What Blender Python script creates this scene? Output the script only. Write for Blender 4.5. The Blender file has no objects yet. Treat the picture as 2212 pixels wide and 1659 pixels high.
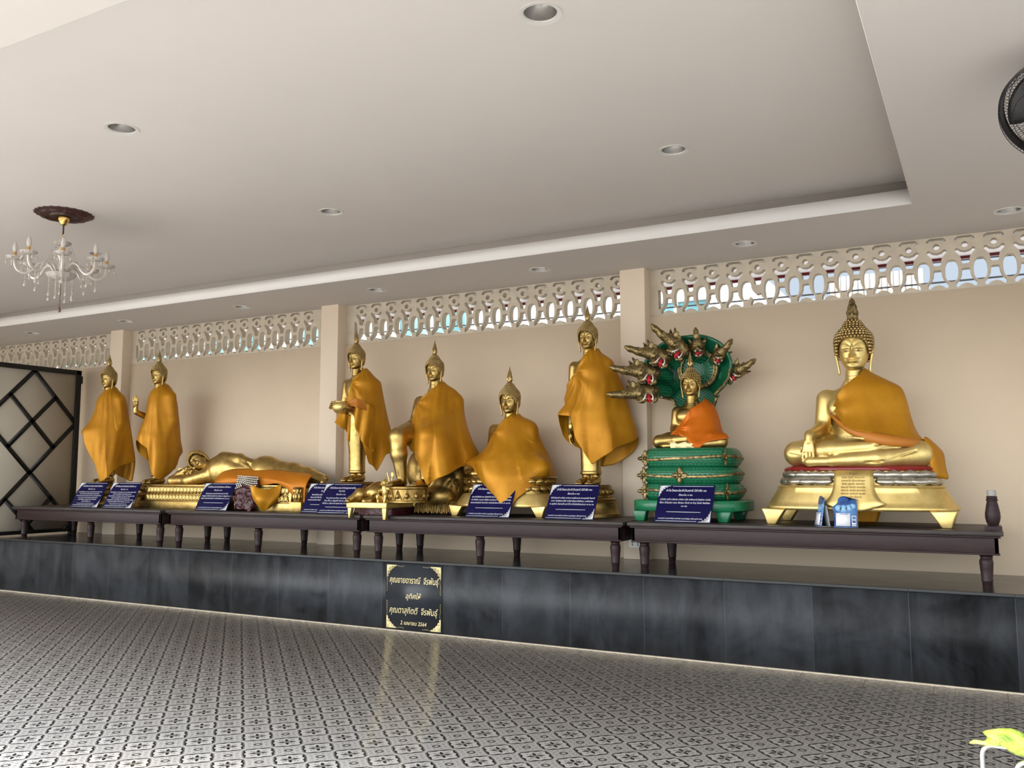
import bpy, bmesh, math, random
import numpy as np
from mathutils import Vector, Matrix

random.seed(7); np.random.seed(7)
SC = bpy.context.scene
COL = SC.collection
PI = math.pi
def R(d): return math.radians(d)

# ------------------------------------------------------------------ curves
def pchip(xs, ys, x):
    """monotone cubic interpolation"""
    xs = np.asarray(xs, float); ys = np.asarray(ys, float); x = np.clip(np.asarray(x, float), xs[0], xs[-1])
    h = np.diff(xs); d = np.diff(ys)/h; m = np.zeros(len(xs))
    m[0], m[-1] = d[0], d[-1]
    for i in range(1, len(xs)-1):
        if d[i-1]*d[i] > 0:
            w1, w2 = 2*h[i]+h[i-1], h[i]+2*h[i-1]
            m[i] = (w1+w2)/(w1/d[i-1]+w2/d[i])
    i = np.clip(np.searchsorted(xs, x, side='right')-1, 0, len(h)-1)
    t = (x-xs[i])/h[i]
    return ((2*t**3-3*t**2+1)*ys[i] + (t**3-2*t**2+t)*h[i]*m[i] + (-2*t**3+3*t**2)*ys[i+1] + (t**3-t**2)*h[i]*m[i+1])
def sstep(a, b, x):
    t = np.clip((x-a)/(b-a), 0, 1); return t*t*(3-2*t)

# ------------------------------------------------------------------ mesh builder
class MB:
    def __init__(s): s.v = []; s.f = []; s.n = 0
    def add(s, v, f, M=None):
        v = np.asarray(v, float).reshape(-1, 3)
        if M is not None:
            A = np.array(M); v = v @ A[:3, :3].T + A[:3, 3]
        o = s.n; s.v.append(v); s.n += len(v)
        s.f.extend([tuple(int(i)+o for i in q) for q in f]); return s
    def merge(s, o, M=None): return s.add(np.concatenate(o.v), o.f, M)
    def box(s, x0, x1, y0, y1, z0, z1, M=None):
        v = [(x, y, z) for z in (z0, z1) for y in (y0, y1) for x in (x0, x1)]
        return s.add(v, [(0,2,3,1), (4,5,7,6), (0,1,5,4), (2,6,7,3), (0,4,6,2), (1,3,7,5)], M)
    def grid(s, P, cu=False, cv=False, M=None, flip=False):
        """P (nu,nv,3) -> quads"""
        P = np.asarray(P, float); nu, nv = P.shape[:2]; f = []
        for i in range(nu if cu else nu-1):
            for j in range(nv if cv else nv-1):
                a, b = i, (i+1) % nu; c, d = j, (j+1) % nv
                q = (a*nv+c, b*nv+c, b*nv+d, a*nv+d)
                f.append(q[::-1] if flip else q)
        return s.add(P.reshape(-1, 3), f, M)
    def lathe(s, prof, n=24, c=(0, 0, 0), M=None, sx=1, sy=1, caps=True, pw=2.0):
        prof = np.asarray(prof, float); th = np.arange(n)*2*PI/n
        ct, st = np.cos(th), np.sin(th)
        if pw != 2.0:
            ct = np.sign(ct)*abs(ct)**(2/pw); st = np.sign(st)*abs(st)**(2/pw)
        P = np.stack([c[0]+prof[:, 0:1]*ct*sx, c[1]+prof[:, 0:1]*st*sy, np.repeat(c[2]+prof[:, 1:2], n, 1)], -1)
        s.grid(P, cv=True, M=M, flip=True)
        if caps:
            o = s.n-len(prof)*n
            s.f.append(tuple(o+i for i in range(n))[::-1]); s.f.append(tuple(o+(len(prof)-1)*n+i for i in range(n)))
        return s
    def ell(s, c, r, nu=12, nv=8, M=None):
        if np.isscalar(r): r = (r, r, r)
        a = (np.arange(nv+1)/nv-.5)*PI; prof = np.stack([np.maximum(np.cos(a), 1e-4), np.sin(a)], 1)
        th = np.arange(nu)*2*PI/nu
        P = np.stack([c[0]+r[0]*prof[:, 0:1]*np.cos(th), c[1]+r[1]*prof[:, 0:1]*np.sin(th), np.repeat(c[2]+r[2]*prof[:, 1:2], nu, 1)], -1)
        return s.grid(P, cv=True, M=M, flip=True)
    def tube(s, pts, r, n=8, M=None, caps=True, up=None, ry=None, closed=False):
        """swept tube; r scalar/list; ry optional second radius; up fixes the frame"""
        p = np.asarray(pts, float); m = len(p)
        r = np.full(m, r, float) if np.isscalar(r) else np.asarray(r, float)
        q = r if ry is None else (np.full(m, ry, float) if np.isscalar(ry) else np.asarray(ry, float))
        if closed: t = np.roll(p, -1, 0)-np.roll(p, 1, 0)
        else: t = np.gradient(p, axis=0)
        t /= np.linalg.norm(t, axis=1)[:, None]+1e-12
        ref = np.array(up if up is not None else ((0, 0, 1) if abs(t[0][2]) < .9 else (1, 0, 0)), float)
        out = []; th = np.arange(n)*2*PI/n; u = None
        for i in range(m):
            if up is not None or u is None: a = ref-t[i]*(ref@t[i])
            else: a = u-t[i]*(u@t[i])
            l = np.linalg.norm(a)
            u = a/l if l > 1e-6 else u
            w = np.cross(t[i], u)
            out.append(p[i]+np.outer(np.cos(th)*r[i], u)+np.outer(np.sin(th)*q[i], w))
        s.grid(np.array(out), cu=closed, cv=True, M=M)
        if caps and not closed:
            o = s.n-m*n
            s.f.append(tuple(o+i for i in range(n))); s.f.append(tuple(o+(m-1)*n+i for i in range(n))[::-1])
        return s
    def prism(s, poly, d0, d1, axis=1, M=None):
        """2D polygon (counter-clockwise) extruded along an axis (1: poly in x,z; 2: poly in x,y; 0: poly in y,z)"""
        n = len(poly)
        def P(a, b, d): return {1: (a, d, b), 2: (a, b, d), 0: (d, a, b)}[axis]
        v = [P(a, b, d0) for a, b in poly]+[P(a, b, d1) for a, b in poly]
        f = [tuple(range(n)), tuple(range(2*n-1, n-1, -1))]+[(i, i+n, (i+1) % n+n, (i+1) % n) for i in range(n)]
        return s.add(v, f, M)
    def mesh(s, name):
        me = bpy.data.meshes.new(name)
        me.from_pydata(np.concatenate(s.v).tolist() if s.v else [], [], s.f); me.update()
        return me

def fix_normals(me):
    b = bmesh.new(); b.from_mesh(me); bmesh.ops.recalc_face_normals(b, faces=b.faces); b.to_mesh(me); b.free()
def smooth(me, ang=40):
    me.polygons.foreach_set('use_smooth', [True]*len(me.polygons))
    if ang is not None: me.set_sharp_from_angle(angle=R(ang))
def T(x=0, y=0, z=0): return Matrix.Translation((x, y, z))
def RZ(a): return Matrix.Rotation(a, 4, 'Z')
def RX(a): return Matrix.Rotation(a, 4, 'X')
def RY(a): return Matrix.Rotation(a, 4, 'Y')
def S(x, y=None, z=None): return Matrix.Diagonal((x, x if y is None else y, x if z is None else z, 1))

def tag(o, label=None, cat=None, group=None, kind=None):
    if label: o['label'] = label
    if cat: o['category'] = cat
    if group: o['group'] = group
    if kind: o['kind'] = kind
    return o
def thing(name, label, cat, loc=(0, 0, 0), rz=0, group=None):
    o = bpy.data.objects.new(name, None); COL.objects.link(o); o.empty_display_size = .1
    o.location = loc; o.rotation_euler = (0, 0, rz)
    return tag(o, label, cat, group)
def obj(name, mb, m, parent=None, ang=40, bevel=0, loc=None, rz=0, label=None, cat=None, group=None, kind=None, fix=False, segs=2):
    me = mb.mesh(name) if isinstance(mb, MB) else mb
    if fix: fix_normals(me)
    smooth(me, ang)
    o = bpy.data.objects.new(name, me); COL.objects.link(o)
    for mm in (m if isinstance(m, (list, tuple)) else [m]): me.materials.append(mm)
    if parent is not None: o.parent = parent
    if loc is not None: o.location = loc
    if rz: o.rotation_euler = (0, 0, rz)
    if bevel:
        b = o.modifiers.new('bevel', 'BEVEL'); b.width = bevel; b.segments = segs; b.limit_method = 'ANGLE'; b.angle_limit = R(50)
    return tag(o, label, cat, group, kind)
def copy_tree(o, parent=None):
    c = o.copy(); COL.objects.link(c)
    if parent is not None: c.parent = parent
    for ch in list(o.children): copy_tree(ch, c)
    return c

def plate(outer, holes, thick, name='plate'):
    """filled 2D outline with holes, extruded to +-thick/2 in local z -> mesh"""
    cu = bpy.data.curves.new(name, 'CURVE'); cu.dimensions = '2D'; cu.fill_mode = 'BOTH'; cu.extrude = thick/2
    for pts in [outer]+list(holes):
        sp = cu.splines.new('POLY'); sp.points.add(len(pts)-1); sp.use_cyclic_u = True
        for i, (x, y) in enumerate(pts): sp.points[i].co = (x, y, 0, 1)
    o = bpy.data.objects.new(name, cu); COL.objects.link(o)
    dg = bpy.context.evaluated_depsgraph_get(); me = bpy.data.meshes.new_from_object(o.evaluated_get(dg))
    bpy.data.objects.remove(o); bpy.data.curves.remove(cu); me.name = name
    return me
def text_mb(lines, depth=.0006, shear=0, align='CENTER'):
    """lines: (text, size, x, y, max_width) -> MB in the xy plane"""
    mb = MB()
    for txt, size, x, y, mw in lines:
        cu = bpy.data.curves.new('t', 'FONT'); cu.body = txt; cu.size = size; cu.align_x = align; cu.extrude = depth; cu.shear = shear
        cu.resolution_u = 2
        o = bpy.data.objects.new('t', cu); COL.objects.link(o)
        dg = bpy.context.evaluated_depsgraph_get(); me = bpy.data.meshes.new_from_object(o.evaluated_get(dg))
        v = np.array([w.co[:] for w in me.vertices])
        if len(v):
            w = v[:, 0].max()-v[:, 0].min()
            if mw: v[:, 0] *= min(1, mw/w)
            mb.add(v+np.array([x, y, 0]), [tuple(p.vertices) for p in me.polygons])
        bpy.data.objects.remove(o); bpy.data.curves.remove(cu); bpy.data.meshes.remove(me)
    return mb
def circle(cx, cy, r, n=32): return [(cx+r*math.cos(2*PI*i/n), cy+r*math.sin(2*PI*i/n)) for i in range(n)]

# ------------------------------------------------------------------ shader helpers
class E:
    """a float socket with arithmetic"""
    def __init__(s, nt, k): s.nt = nt; s.k = k
    def _m(s, op, b=None, c=None, clamp=False):
        n = s.nt.nodes.new('ShaderNodeMath'); n.operation = op; n.use_clamp = clamp
        for i, a in enumerate((s, b, c)):
            if a is None: continue
            if isinstance(a, E): s.nt.links.new(a.k, n.inputs[i])
            else: n.inputs[i].default_value = a
        return E(s.nt, n.outputs[0])
    def __add__(s, b): return s._m('ADD', b)
    __radd__ = __add__
    def __sub__(s, b): return s._m('SUBTRACT', b)
    def __rsub__(s, b): return (s*-1)+b
    def __mul__(s, b): return s._m('MULTIPLY', b)
    __rmul__ = __mul__
    def __truediv__(s, b): return s._m('DIVIDE', b)
    def frac(s): return s._m('FRACT')
    def floor(s): return s._m('FLOOR')
    def sqrt(s): return s._m('SQRT')
    def abs(s): return s._m('ABSOLUTE')
    def pow(s, e): return s._m('POWER', e)
    def sin(s): return s._m('SINE')
    def cos(s): return s._m('COSINE')
    def max(s, b): return s._m('MAXIMUM', b)
    def min(s, b): return s._m('MINIMUM', b)
    def gt(s, b): return s._m('GREATER_THAN', b)
    def lt(s, b): return s._m('LESS_THAN', b)
    def atan2(s, b): return s._m('ARCTAN2', b)
    def between(s, a, b): return s.gt(a)*s.lt(b)
    def ss(s, a, b):
        n = s.nt.nodes.new('ShaderNodeMapRange'); n.interpolation_type = 'SMOOTHSTEP'
        s.nt.links.new(s.k, n.inputs[0]); n.inputs[1].default_value = a; n.inputs[2].default_value = b
        return E(s.nt, n.outputs[0])
    def mix(s, a, b):
        """a where s=0, b where s=1"""
        return (b-a)*s+a if isinstance(b, E) or isinstance(a, E) else s*(b-a)+a
def new_mat(name, col=(.8, .8, .8), rough=.5, metal=0, spec=.5, **kw):
    m = bpy.data.materials.new(name); m.use_nodes = True
    b = m.node_tree.nodes['Principled BSDF']
    b.inputs['Base Color'].default_value = (*col, 1); b.inputs['Roughness'].default_value = rough
    b.inputs['Metallic'].default_value = metal; b.inputs['Specular IOR Level'].default_value = spec
    for k, v in kw.items(): b.inputs[k].default_value = v
    m.diffuse_color = (*col, 1)
    return m
def bsdf(m): return m.node_tree.nodes['Principled BSDF']
def coords(m, kind='Object'):
    nt = m.node_tree; t = nt.nodes.new('ShaderNodeTexCoord'); s = nt.nodes.new('ShaderNodeSeparateXYZ')
    nt.links.new(t.outputs[kind], s.inputs[0])
    return [E(nt, s.outputs[i]) for i in range(3)], t.outputs[kind]
def noise(m, scale, detail=3, rough=.5, vec=None, stretch=None, dist=0):
    nt = m.node_tree; n = nt.nodes.new('ShaderNodeTexNoise')
    n.inputs['Scale'].default_value = scale; n.inputs['Detail'].default_value = detail; n.inputs['Roughness'].default_value = rough
    n.inputs['Distortion'].default_value = dist
    if vec is None: vec = nt.nodes.new('ShaderNodeTexCoord').outputs['Object']
    if stretch is not None:
        mp = nt.nodes.new('ShaderNodeMapping'); mp.inputs['Scale'].default_value = stretch
        nt.links.new(vec, mp.inputs[0]); vec = mp.outputs[0]
    nt.links.new(vec, n.inputs['Vector'])
    return E(nt, n.outputs['Fac'])
def ramp(m, e, stops):
    nt = m.node_tree; n = nt.nodes.new('ShaderNodeValToRGB'); cr = n.color_ramp
    while len(cr.elements) < len(stops): cr.elements.new(.5)
    for el, (p, c) in zip(cr.elements, stops): el.position = p; el.color = (*c, 1)
    nt.links.new(e.k, n.inputs[0]); return n.outputs[0]
def setcol(m, sock): m.node_tree.links.new(sock, bsdf(m).inputs['Base Color'])
def setrough(m, e): m.node_tree.links.new(e.k, bsdf(m).inputs['Roughness'])
def bump(m, e, strength=.3, dist=.01):
    nt = m.node_tree; n = nt.nodes.new('ShaderNodeBump'); n.inputs['Strength'].default_value = strength; n.inputs['Distance'].default_value = dist
    nt.links.new(e.k, n.inputs['Height']); nt.links.new(n.outputs[0], bsdf(m).inputs['Normal'])
# ------------------------------------------------------------------ materials
def mk_paint(name, c, var=.06, rough=.7, sc=1.2):
    m = new_mat(name, c, rough, spec=.25)
    n = noise(m, sc, 4, .6)
    lo = tuple(x*(1-var) for x in c); hi = tuple(min(1, x*(1+var)) for x in c)
    setcol(m, ramp(m, n, [(.3, lo), (.7, hi)])); bump(m, noise(m, 60, 3), .05, .004)
    return m
M_wall = mk_paint('cream wall paint', (.72, .585, .43), .03)
M_pillar = mk_paint('cream pillar paint', (.72, .60, .465), .03)
M_lattice = mk_paint('breeze block paint', (.53, .46, .36), .10, .8, 9)
M_ceil = mk_paint('white ceiling paint', (.60, .555, .515), .015, .85)
M_lip = mk_paint('white cove paint', (.86, .83, .79), .01, .8)
M_gold = new_mat('gold paint', (.72, .49, .155), .34, 1.0)
n_ = noise(M_gold, 14, 4, .6); setcol(M_gold, ramp(M_gold, n_, [(.3, (.36, .245, .078)), (.7, (.60, .42, .15))]))
setrough(M_gold, noise(M_gold, 25, 3)*.22+.25)
M_gold2 = new_mat('bright gold leaf', (.80, .57, .20), .3, 1.0)
n_ = noise(M_gold2, 10, 4, .6); setcol(M_gold2, ramp(M_gold2, n_, [(.3, (.66, .48, .16)), (.7, (.86, .66, .27))]))
setrough(M_gold2, noise(M_gold2, 18, 3)*.2+.34); bsdf(M_gold2).inputs['Metallic'].default_value = .9; bump(M_gold2, noise(M_gold2, 12, 2), .12, .01)
M_oldgold = new_mat('tarnished gold', (.40, .26, .08), .42, .9)
n_ = noise(M_oldgold, 16, 5, .65); setcol(M_oldgold, ramp(M_oldgold, n_, [(.3, (.23, .14, .04)), (.7, (.50, .34, .11))]))
M_bronze = new_mat('antique bronze gold', (.30, .215, .095), .42, .85)
n_ = noise(M_bronze, 30, 5, .65); setcol(M_bronze, ramp(M_bronze, n_, [(.38, (.07, .048, .02)), (.66, (.44, .33, .14))])); bump(M_bronze, n_, .4, .006)
M_curl = new_mat('antique gold curls', (.45, .32, .13), .34, 1.0)
n_ = noise(M_curl, 20, 4, .6); setcol(M_curl, ramp(M_curl, n_, [(.3, (.32, .22, .08)), (.7, (.55, .41, .19))]))
M_silver = new_mat('tarnished silver leaf', (.46, .42, .34), .3, .9)
n_ = noise(M_silver, 14, 4, .6); setcol(M_silver, ramp(M_silver, n_, [(.3, (.36, .33, .27)), (.7, (.6, .57, .49))]))
M_eye = new_mat('black inlay', (.01, .01, .01), .2)
M_redlac = new_mat('red lacquer', (.22, .012, .012), .3)
def mk_robe(name, c1, c2, metal=.25):
    m = new_mat(name, c1, .45, metal, .25)
    (x, y, z), v = coords(m)
    # woven brocade: small glinting flecks on a satin ground
    g = noise(m, 150, 2, .7, vec=v); n = noise(m, 4, 4, .6, vec=v)
    fl = g.ss(.55, .68)
    f = fl*.18+n*.75
    setcol(m, ramp(m, f, [(.2, c1), (.75, c2)]))
    setrough(m, fl*-.12+.42)
    bump(m, g*.6+noise(m, 30, 3, vec=v), .15, .004)
    return m
M_robe = mk_robe('saffron brocade', (.40, .160, .006), (.60, .290, .016), .32)
M_robe2 = mk_robe('orange satin', (.50, .10, .003), (.62, .17, .008), .3)
M_robe3 = mk_robe('deep saffron satin', (.42, .13, .005), (.60, .22, .012), .25)
M_robelining = new_mat('saffron lining', (.46, .155, .01), .5, .1)
M_wood = new_mat('dark stained wood', (.030, .016, .015), .32, 0, .22)
n_ = noise(M_wood, 6, 5, .6, stretch=(1, 14, 14)); setcol(M_wood, ramp(M_wood, n_, [(.3, (.020, .010, .011)), (.7, (.040, .022, .023))]))
setrough(M_wood, n_*.2+.3)
M_woodtop = new_mat('worn dark table top', (.034, .026, .024), .45, 0, .3)
n_ = noise(M_woodtop, 5, 5, .6, stretch=(1, 12, 12)); setcol(M_woodtop, ramp(M_woodtop, n_, [(.3, (.025, .018, .016)), (.7, (.06, .05, .046))]))
M_navy = new_mat('navy acrylic board', (.006, .005, .048), .2, 0, .14)
M_white = new_mat('white print', (.80, .80, .84), .5)
M_silverprint = new_mat('silver print', (.62, .63, .64), .4, .2)
M_goldprint = new_mat('engraved gold leaf', (.86, .72, .36), .4, .15)
M_darkprint = new_mat('engraved dark lettering', (.16, .09, .02), .5)
M_black = new_mat('black painted steel', (.012, .011, .011), .38, .3)
M_sheet = mk_paint('cream sheet panel', (.50, .45, .36), .05, .6)
M_chrome = new_mat('stainless steel', (.75, .74, .72), .14, 1.0)
M_green = new_mat('green glossy paint', (.010, .165, .068), .28, 0, .5)
n_ = noise(M_green, 8, 4, .6); setcol(M_green, ramp(M_green, n_, [(.3, (.006, .115, .048)), (.7, (.016, .20, .085))]))
M_scale = new_mat('green painted scales', (.008, .14, .06), .3, 0, .5)
(x_, y_, z_), v_ = coords(M_scale)
at_ = y_.atan2(x_)
row_ = (z_/.022).floor()
sc_ = ((at_*(60/(2*PI))+row_*.5).frac()-.5).abs(); sz_ = (z_/.022).frac()
sh_ = (sz_-(.25-sc_*sc_)*1.6).abs().ss(0, .25)
setcol(M_scale, ramp(M_scale, sh_, [(0, (.002, .04, .02)), (.6, (.009, .15, .065))])); bump(M_scale, sh_, .5, .006)
M_hood = new_mat('green ribbed hood', (.007, .13, .055), .3, 0, .5)
(x_, y_, z_), v_ = coords(M_hood)
rr_ = (x_*x_*1.0+(z_)*(z_)).sqrt()
rib_ = ((rr_*46+ (y_*0)).frac()-.5).abs()
setcol(M_hood, ramp(M_hood, rib_, [(.02, (.002, .035, .018)), (.12, (.009, .15, .065)), (.5, (.006, .11, .048))])); bump(M_hood, rib_.ss(0, .2), .3, .005)
M_mouth = new_mat('red lacquer mouth', (.42, .008, .012), .3)
M_fang = new_mat('white enamel', (.75, .72, .68), .3)
M_darkred = new_mat('glossy maroon wrap', (.055, .006, .010), .16, 0, .6)
n_ = noise(M_darkred, 22, 4, .6, dist=1.5); bump(M_darkred, n_, .9, .012)
M_pearl = new_mat('pearl beads', (.72, .68, .60), .12, .75)
M_brass = new_mat('polished brass', (.66, .44, .15), .2, 1)
M_glass = new_mat('cut crystal', (.80, .73, .66), .08, 0, .5)
bsdf(M_glass).inputs['Transmission Weight'].default_value = .5; bsdf(M_glass).inputs['IOR'].default_value = 1.45
M_amber = new_mat('smoked crystal drop', (.16, .07, .05), .1, 0, .6)
M_bulb = new_mat('frosted bulb glass', (.82, .76, .70), .18, 0, .5)
bsdf(M_bulb).inputs['Transmission Weight'].default_value = .35
M_candle = new_mat('amber candle sleeve', (.62, .34, .09), .4)
M_medal = new_mat('dark carved wood', (.045, .015, .012), .45)
n_ = noise(M_medal, 30, 3); bump(M_medal, n_, .4, .006)
M_trimring = new_mat('off white lamp trim', (.60, .58, .54), .4)
M_cup = new_mat('brushed lamp reflector', (.34, .32, .30), .35, .8)
M_fan = new_mat('black fan plastic', (.014, .012, .012), .35)
M_leaf = new_mat('variegated leaf', (.4, .5, .08), .4)
n_ = noise(M_leaf, 22, 5, .65, dist=.4); setcol(M_leaf, ramp(M_leaf, n_, [(.33, (.14, .26, .03)), (.46, (.45, .58, .08)), (.62, (.72, .78, .20))]))
bsdf(M_leaf).inputs['Subsurface Weight'].default_value = .2; bsdf(M_leaf).inputs['Subsurface Radius'].default_value = (.02, .02, .005)
M_pot = new_mat('glazed grey pot', (.16, .16, .17), .3)
M_soil = new_mat('potting soil', (.03, .02, .012), .9)
M_socket = new_mat('white socket plastic', (.8, .8, .78), .35)
M_dark = new_mat('dark hole', (.02, .02, .02), .6)
M_card = new_mat('blue printed card', (.05, .13, .36), .35)
n_ = noise(M_card, 9, 2); setcol(M_card, ramp(M_card, n_, [(.35, (.03, .07, .24)), (.65, (.10, .27, .58))]))
M_cardback = new_mat('grey card back', (.36, .37, .37), .6)
M_cloud = new_mat('pale blue print', (.25, .48, .72), .4)
M_maroon = new_mat('maroon fascia paint', (.14, .008, .014), .4)

# black and white patterned cement tiles: rosettes on a square grid, starred medallions between them
M_floor = new_mat('patterned cement tile', (.6, .6, .6), .12, 0, .5)
(x, y, z), v = coords(M_floor)
PX, PY = .2015, .197
ru = ((x+.658)/PX+.5).frac()-.5; rv = ((y+1.549)/PY+.5).frac()-.5
r = (ru*ru+rv*rv).sqrt().max(.0001); th = rv.atan2(ru)
mu = ((x+.658)/PX).frac()-.5; mv = ((y+1.549)/PY).frac()-.5
rm = (mu*mu+mv*mv).sqrt().max(.0001); tm = mv.atan2(mu)
cm = mu/rm; c2 = cm*cm*2-1; c4 = c2*c2*2-1; c8 = c4*c4*2-1
t = rm-(c4*.0375+c8*.030+.345)               # distance outside the starred medallion
bw_ = .046-c8*.014                            # black outline, thicker in the hollows
# rosette ground with white curls
tf = (((th/(PI/4))+8).frac()-.5)*(PI/4)
ly = r*tf.sin(); lxd = r*tf.cos()-.225; dl = (lxd*lxd+ly*ly).sqrt()
val = dl.between(.045, .074).mix(dl*0+.74, .93)
val = dl.between(.022, .045).mix(val, .42); val = dl.lt(.014).mix(val, .5)
val = r.between(.055, .110).mix(val, .13); val = r.lt(.055).mix(val, .80); val = r.between(.110, .132).mix(val, .80)
val = (t/bw_).between(1.9, 2.5).mix(val, .90)
val = (t/bw_).between(1.0, 1.45).mix(val, .22); val = (t/bw_).between(1.45, 1.9).mix(val, .45)
val = (c4.gt(.93)*rm.gt(.42)).mix(val, .86)
val = t.gt(0).mix(t*0+.95, (t/bw_).lt(1).mix(val, .016))
f4 = ((tm/(PI/2)+4).frac()-.5)*(PI/2)
a1 = rm*f4.cos(); b1 = (rm*f4.sin()).abs()
lw = (((a1-.03)/.22).max(0).min(1).pow(.75)*PI).sin()*.045
val = (b1.lt(lw)*a1.between(.03, .25)).mix(val, .02)
f5 = ((tm/(PI/2)+4.5).frac()-.5)*(PI/2)
a2 = rm*f5.cos(); b2 = (rm*f5.sin()).abs()
el = ((a2-.14)*(a2-.14))/.011+(b2*b2)/.0018
val = el.between(.70, 1.25).mix(val, .25)
val = el.lt(.10).mix(val, .10)
gx = ((x+.7595)/.403+.5).frac()-.5; gy = ((y+1.453)/(2*PY)+.5).frac()-.5
grout = (gx.abs().lt(.0045)).max(gy.abs().lt(.0035))
val = grout.mix(val, .22)
nn = noise(M_floor, 3, 3)
val = val*(nn*.12+.94)
cr_ = M_floor.node_tree.nodes.new('ShaderNodeCombineColor')
for i_, k_ in enumerate((1.0, .985, .97)): M_floor.node_tree.links.new((val*k_).k, cr_.inputs[i_])
setcol(M_floor, cr_.outputs[0])
setrough(M_floor, noise(M_floor, 7, 4)*.14+.12+grout*.4)
# dark polished stone cladding, cloudy slabs with hairline joints
M_slab = new_mat('engraved granite slab', (.030, .034, .042), .3, 0, .3)
M_stone = new_mat('dark grey granite cladding', (.04, .045, .055), .25, 0, .32)
(x, y, z), v = coords(M_stone)
cell = ((x+.487)/.603).floor(); fx = (((x+.487)/.603).frac()-.5).abs()
rnd = ((cell*12.9898).sin()*43758.5453).frac()
rnd2 = ((cell*78.233).sin()*12543.123).frac()
cl = noise(M_stone, 2.2, 5, .65, vec=v, dist=1.2); st = noise(M_stone, 3, 4, .6, vec=v, stretch=(2.2, 1, .55))
val = rnd*.02+cl.ss(.3, .7)*.035+st.ss(.35, .7)*.028+rnd2*.012+.002
val = (fx.gt(.4965)).mix(val, .10)
cr_ = M_stone.node_tree.nodes.new('ShaderNodeCombineColor')
for i_, k_ in enumerate((.66, .72, .82)): M_stone.node_tree.links.new((val.max(.006)*k_).k, cr_.inputs[i_])
setcol(M_stone, cr_.outputs[0]); setrough(M_stone, cl*.2+rnd2*.1+.34)
M_stonetop = new_mat('dark granite ledge', (.03, .032, .034), .14, 0, .28)
(x, y, z), v = coords(M_stonetop)
fx = (((x+.487)/.603).frac()-.5).abs()
cl = noise(M_stonetop, 3, 4, .6, vec=v)
val = fx.gt(.4965).mix(cl*.03+.018, .012)
cr_ = M_stonetop.node_tree.nodes.new('ShaderNodeCombineColor')
for i_, k_ in enumerate((.98, 1.0, 1.0)): M_stonetop.node_tree.links.new((val*k_).k, cr_.inputs[i_])
setcol(M_stonetop, cr_.outputs[0]); setrough(M_stonetop, cl*.12+.12)
# ------------------------------------------------------------------ the room
ZP, ZL, ZC, ZU, YW = .60, 2.744, 3.171, 3.385, 1.115     # ledge top, lattice bottom, soffit, upper ceiling, back wall
XL, XR, YF = -14.2, 4.2, -4.60
def struct(name, mb, m, **k):
    return obj(name, mb, m, kind='structure', **k)
struct('floor', MB().box(XL, XR+2.5, -7.4, 0, -.08, 0), M_floor, ang=None)
struct('trim_1', MB().box(XL, XR, -.014, 0, 0, .008), M_lattice, label='pale grout strip along the foot of the dark ledge')
struct('wall_back', MB().box(XL, XR, YW, YW+.12, 0, ZL), M_wall, ang=None)
struct('platform', MB().box(XL, XR, 0, YW, 0, ZP-.022), M_stone, ang=None, label='raised ledge clad in dark grey granite slabs')
struct('trim_2', MB().box(XL, XR, -.012, YW, ZP-.022, ZP), M_stonetop, bevel=.004, label='polished dark granite top of the ledge with a thin nosing')
# pillars standing a hand's breadth proud of the wall
for k in range(5):
    x = -13.14+3.475*k
    struct('pillar_%d' % (k+1), MB().box(x-.118, x+.118, .985, YW+.13, ZP, ZC+.01), M_pillar, ang=None, bevel=.004, label='cream painted pillar set into the back wall')
# breeze block strips under the soffit
LP = .197
def cell_holes(x, broken=False, left=True, right=True):
    """x: centre of the round hole; openings of one block in (x, z)"""
    zc = 3.094; out = []
    def add(p): out.append([(x+a, zc+b) for a, b in p])
    add([(-.068, .034), (-.068, .052), (-.047, .068), (.047, .068), (.068, .052), (.068, .034), (.05, .030), (.032, .044), (0, .052), (-.032, .044), (-.05, .030)][::-1])
    out.append(circle(x, zc, .0235, 20))
    add([(-.070, -.030), (-.052, -.024), (-.032, -.042), (0, -.050), (.032, -.042), (.052, -.024), (.070, -.030), (.069, -.052), (.048, -.074), (.032, -.10), (.027, -.140), (.019, -.150), (-.019, -.150), (-.027, -.140), (-.032, -.10), (-.048, -.074), (-.069, -.052)])
    bell = [(-.022, -.186), (.022, -.186), (.028, -.195), (.030, -.225), (.044, -.262), (.070, -.292), (.072, -.326), (.056, -.330), (.032, -.310), (0, -.301), (-.032, -.310), (-.056, -.330), (-.072, -.326), (-.070, -.292), (-.044, -.262), (-.030, -.225), (-.028, -.195)]
    if not broken: add(bell)
    return out
def oval(x, h=1.0):
    zc = 2.897; p = []
    for k in range(24):
        a = 2*PI*k/24; ca, sa = math.cos(a), math.sin(a)
        p.append((x+.046*math.copysign(abs(ca)**.75, ca), zc+.088*math.copysign(abs(sa)**.75, sa)))
    return p
def half_oval(x, side):
    p = oval(x); return [(max(a, x+.004) if side > 0 else min(a, x-.004), b) for a, b in p]
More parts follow.
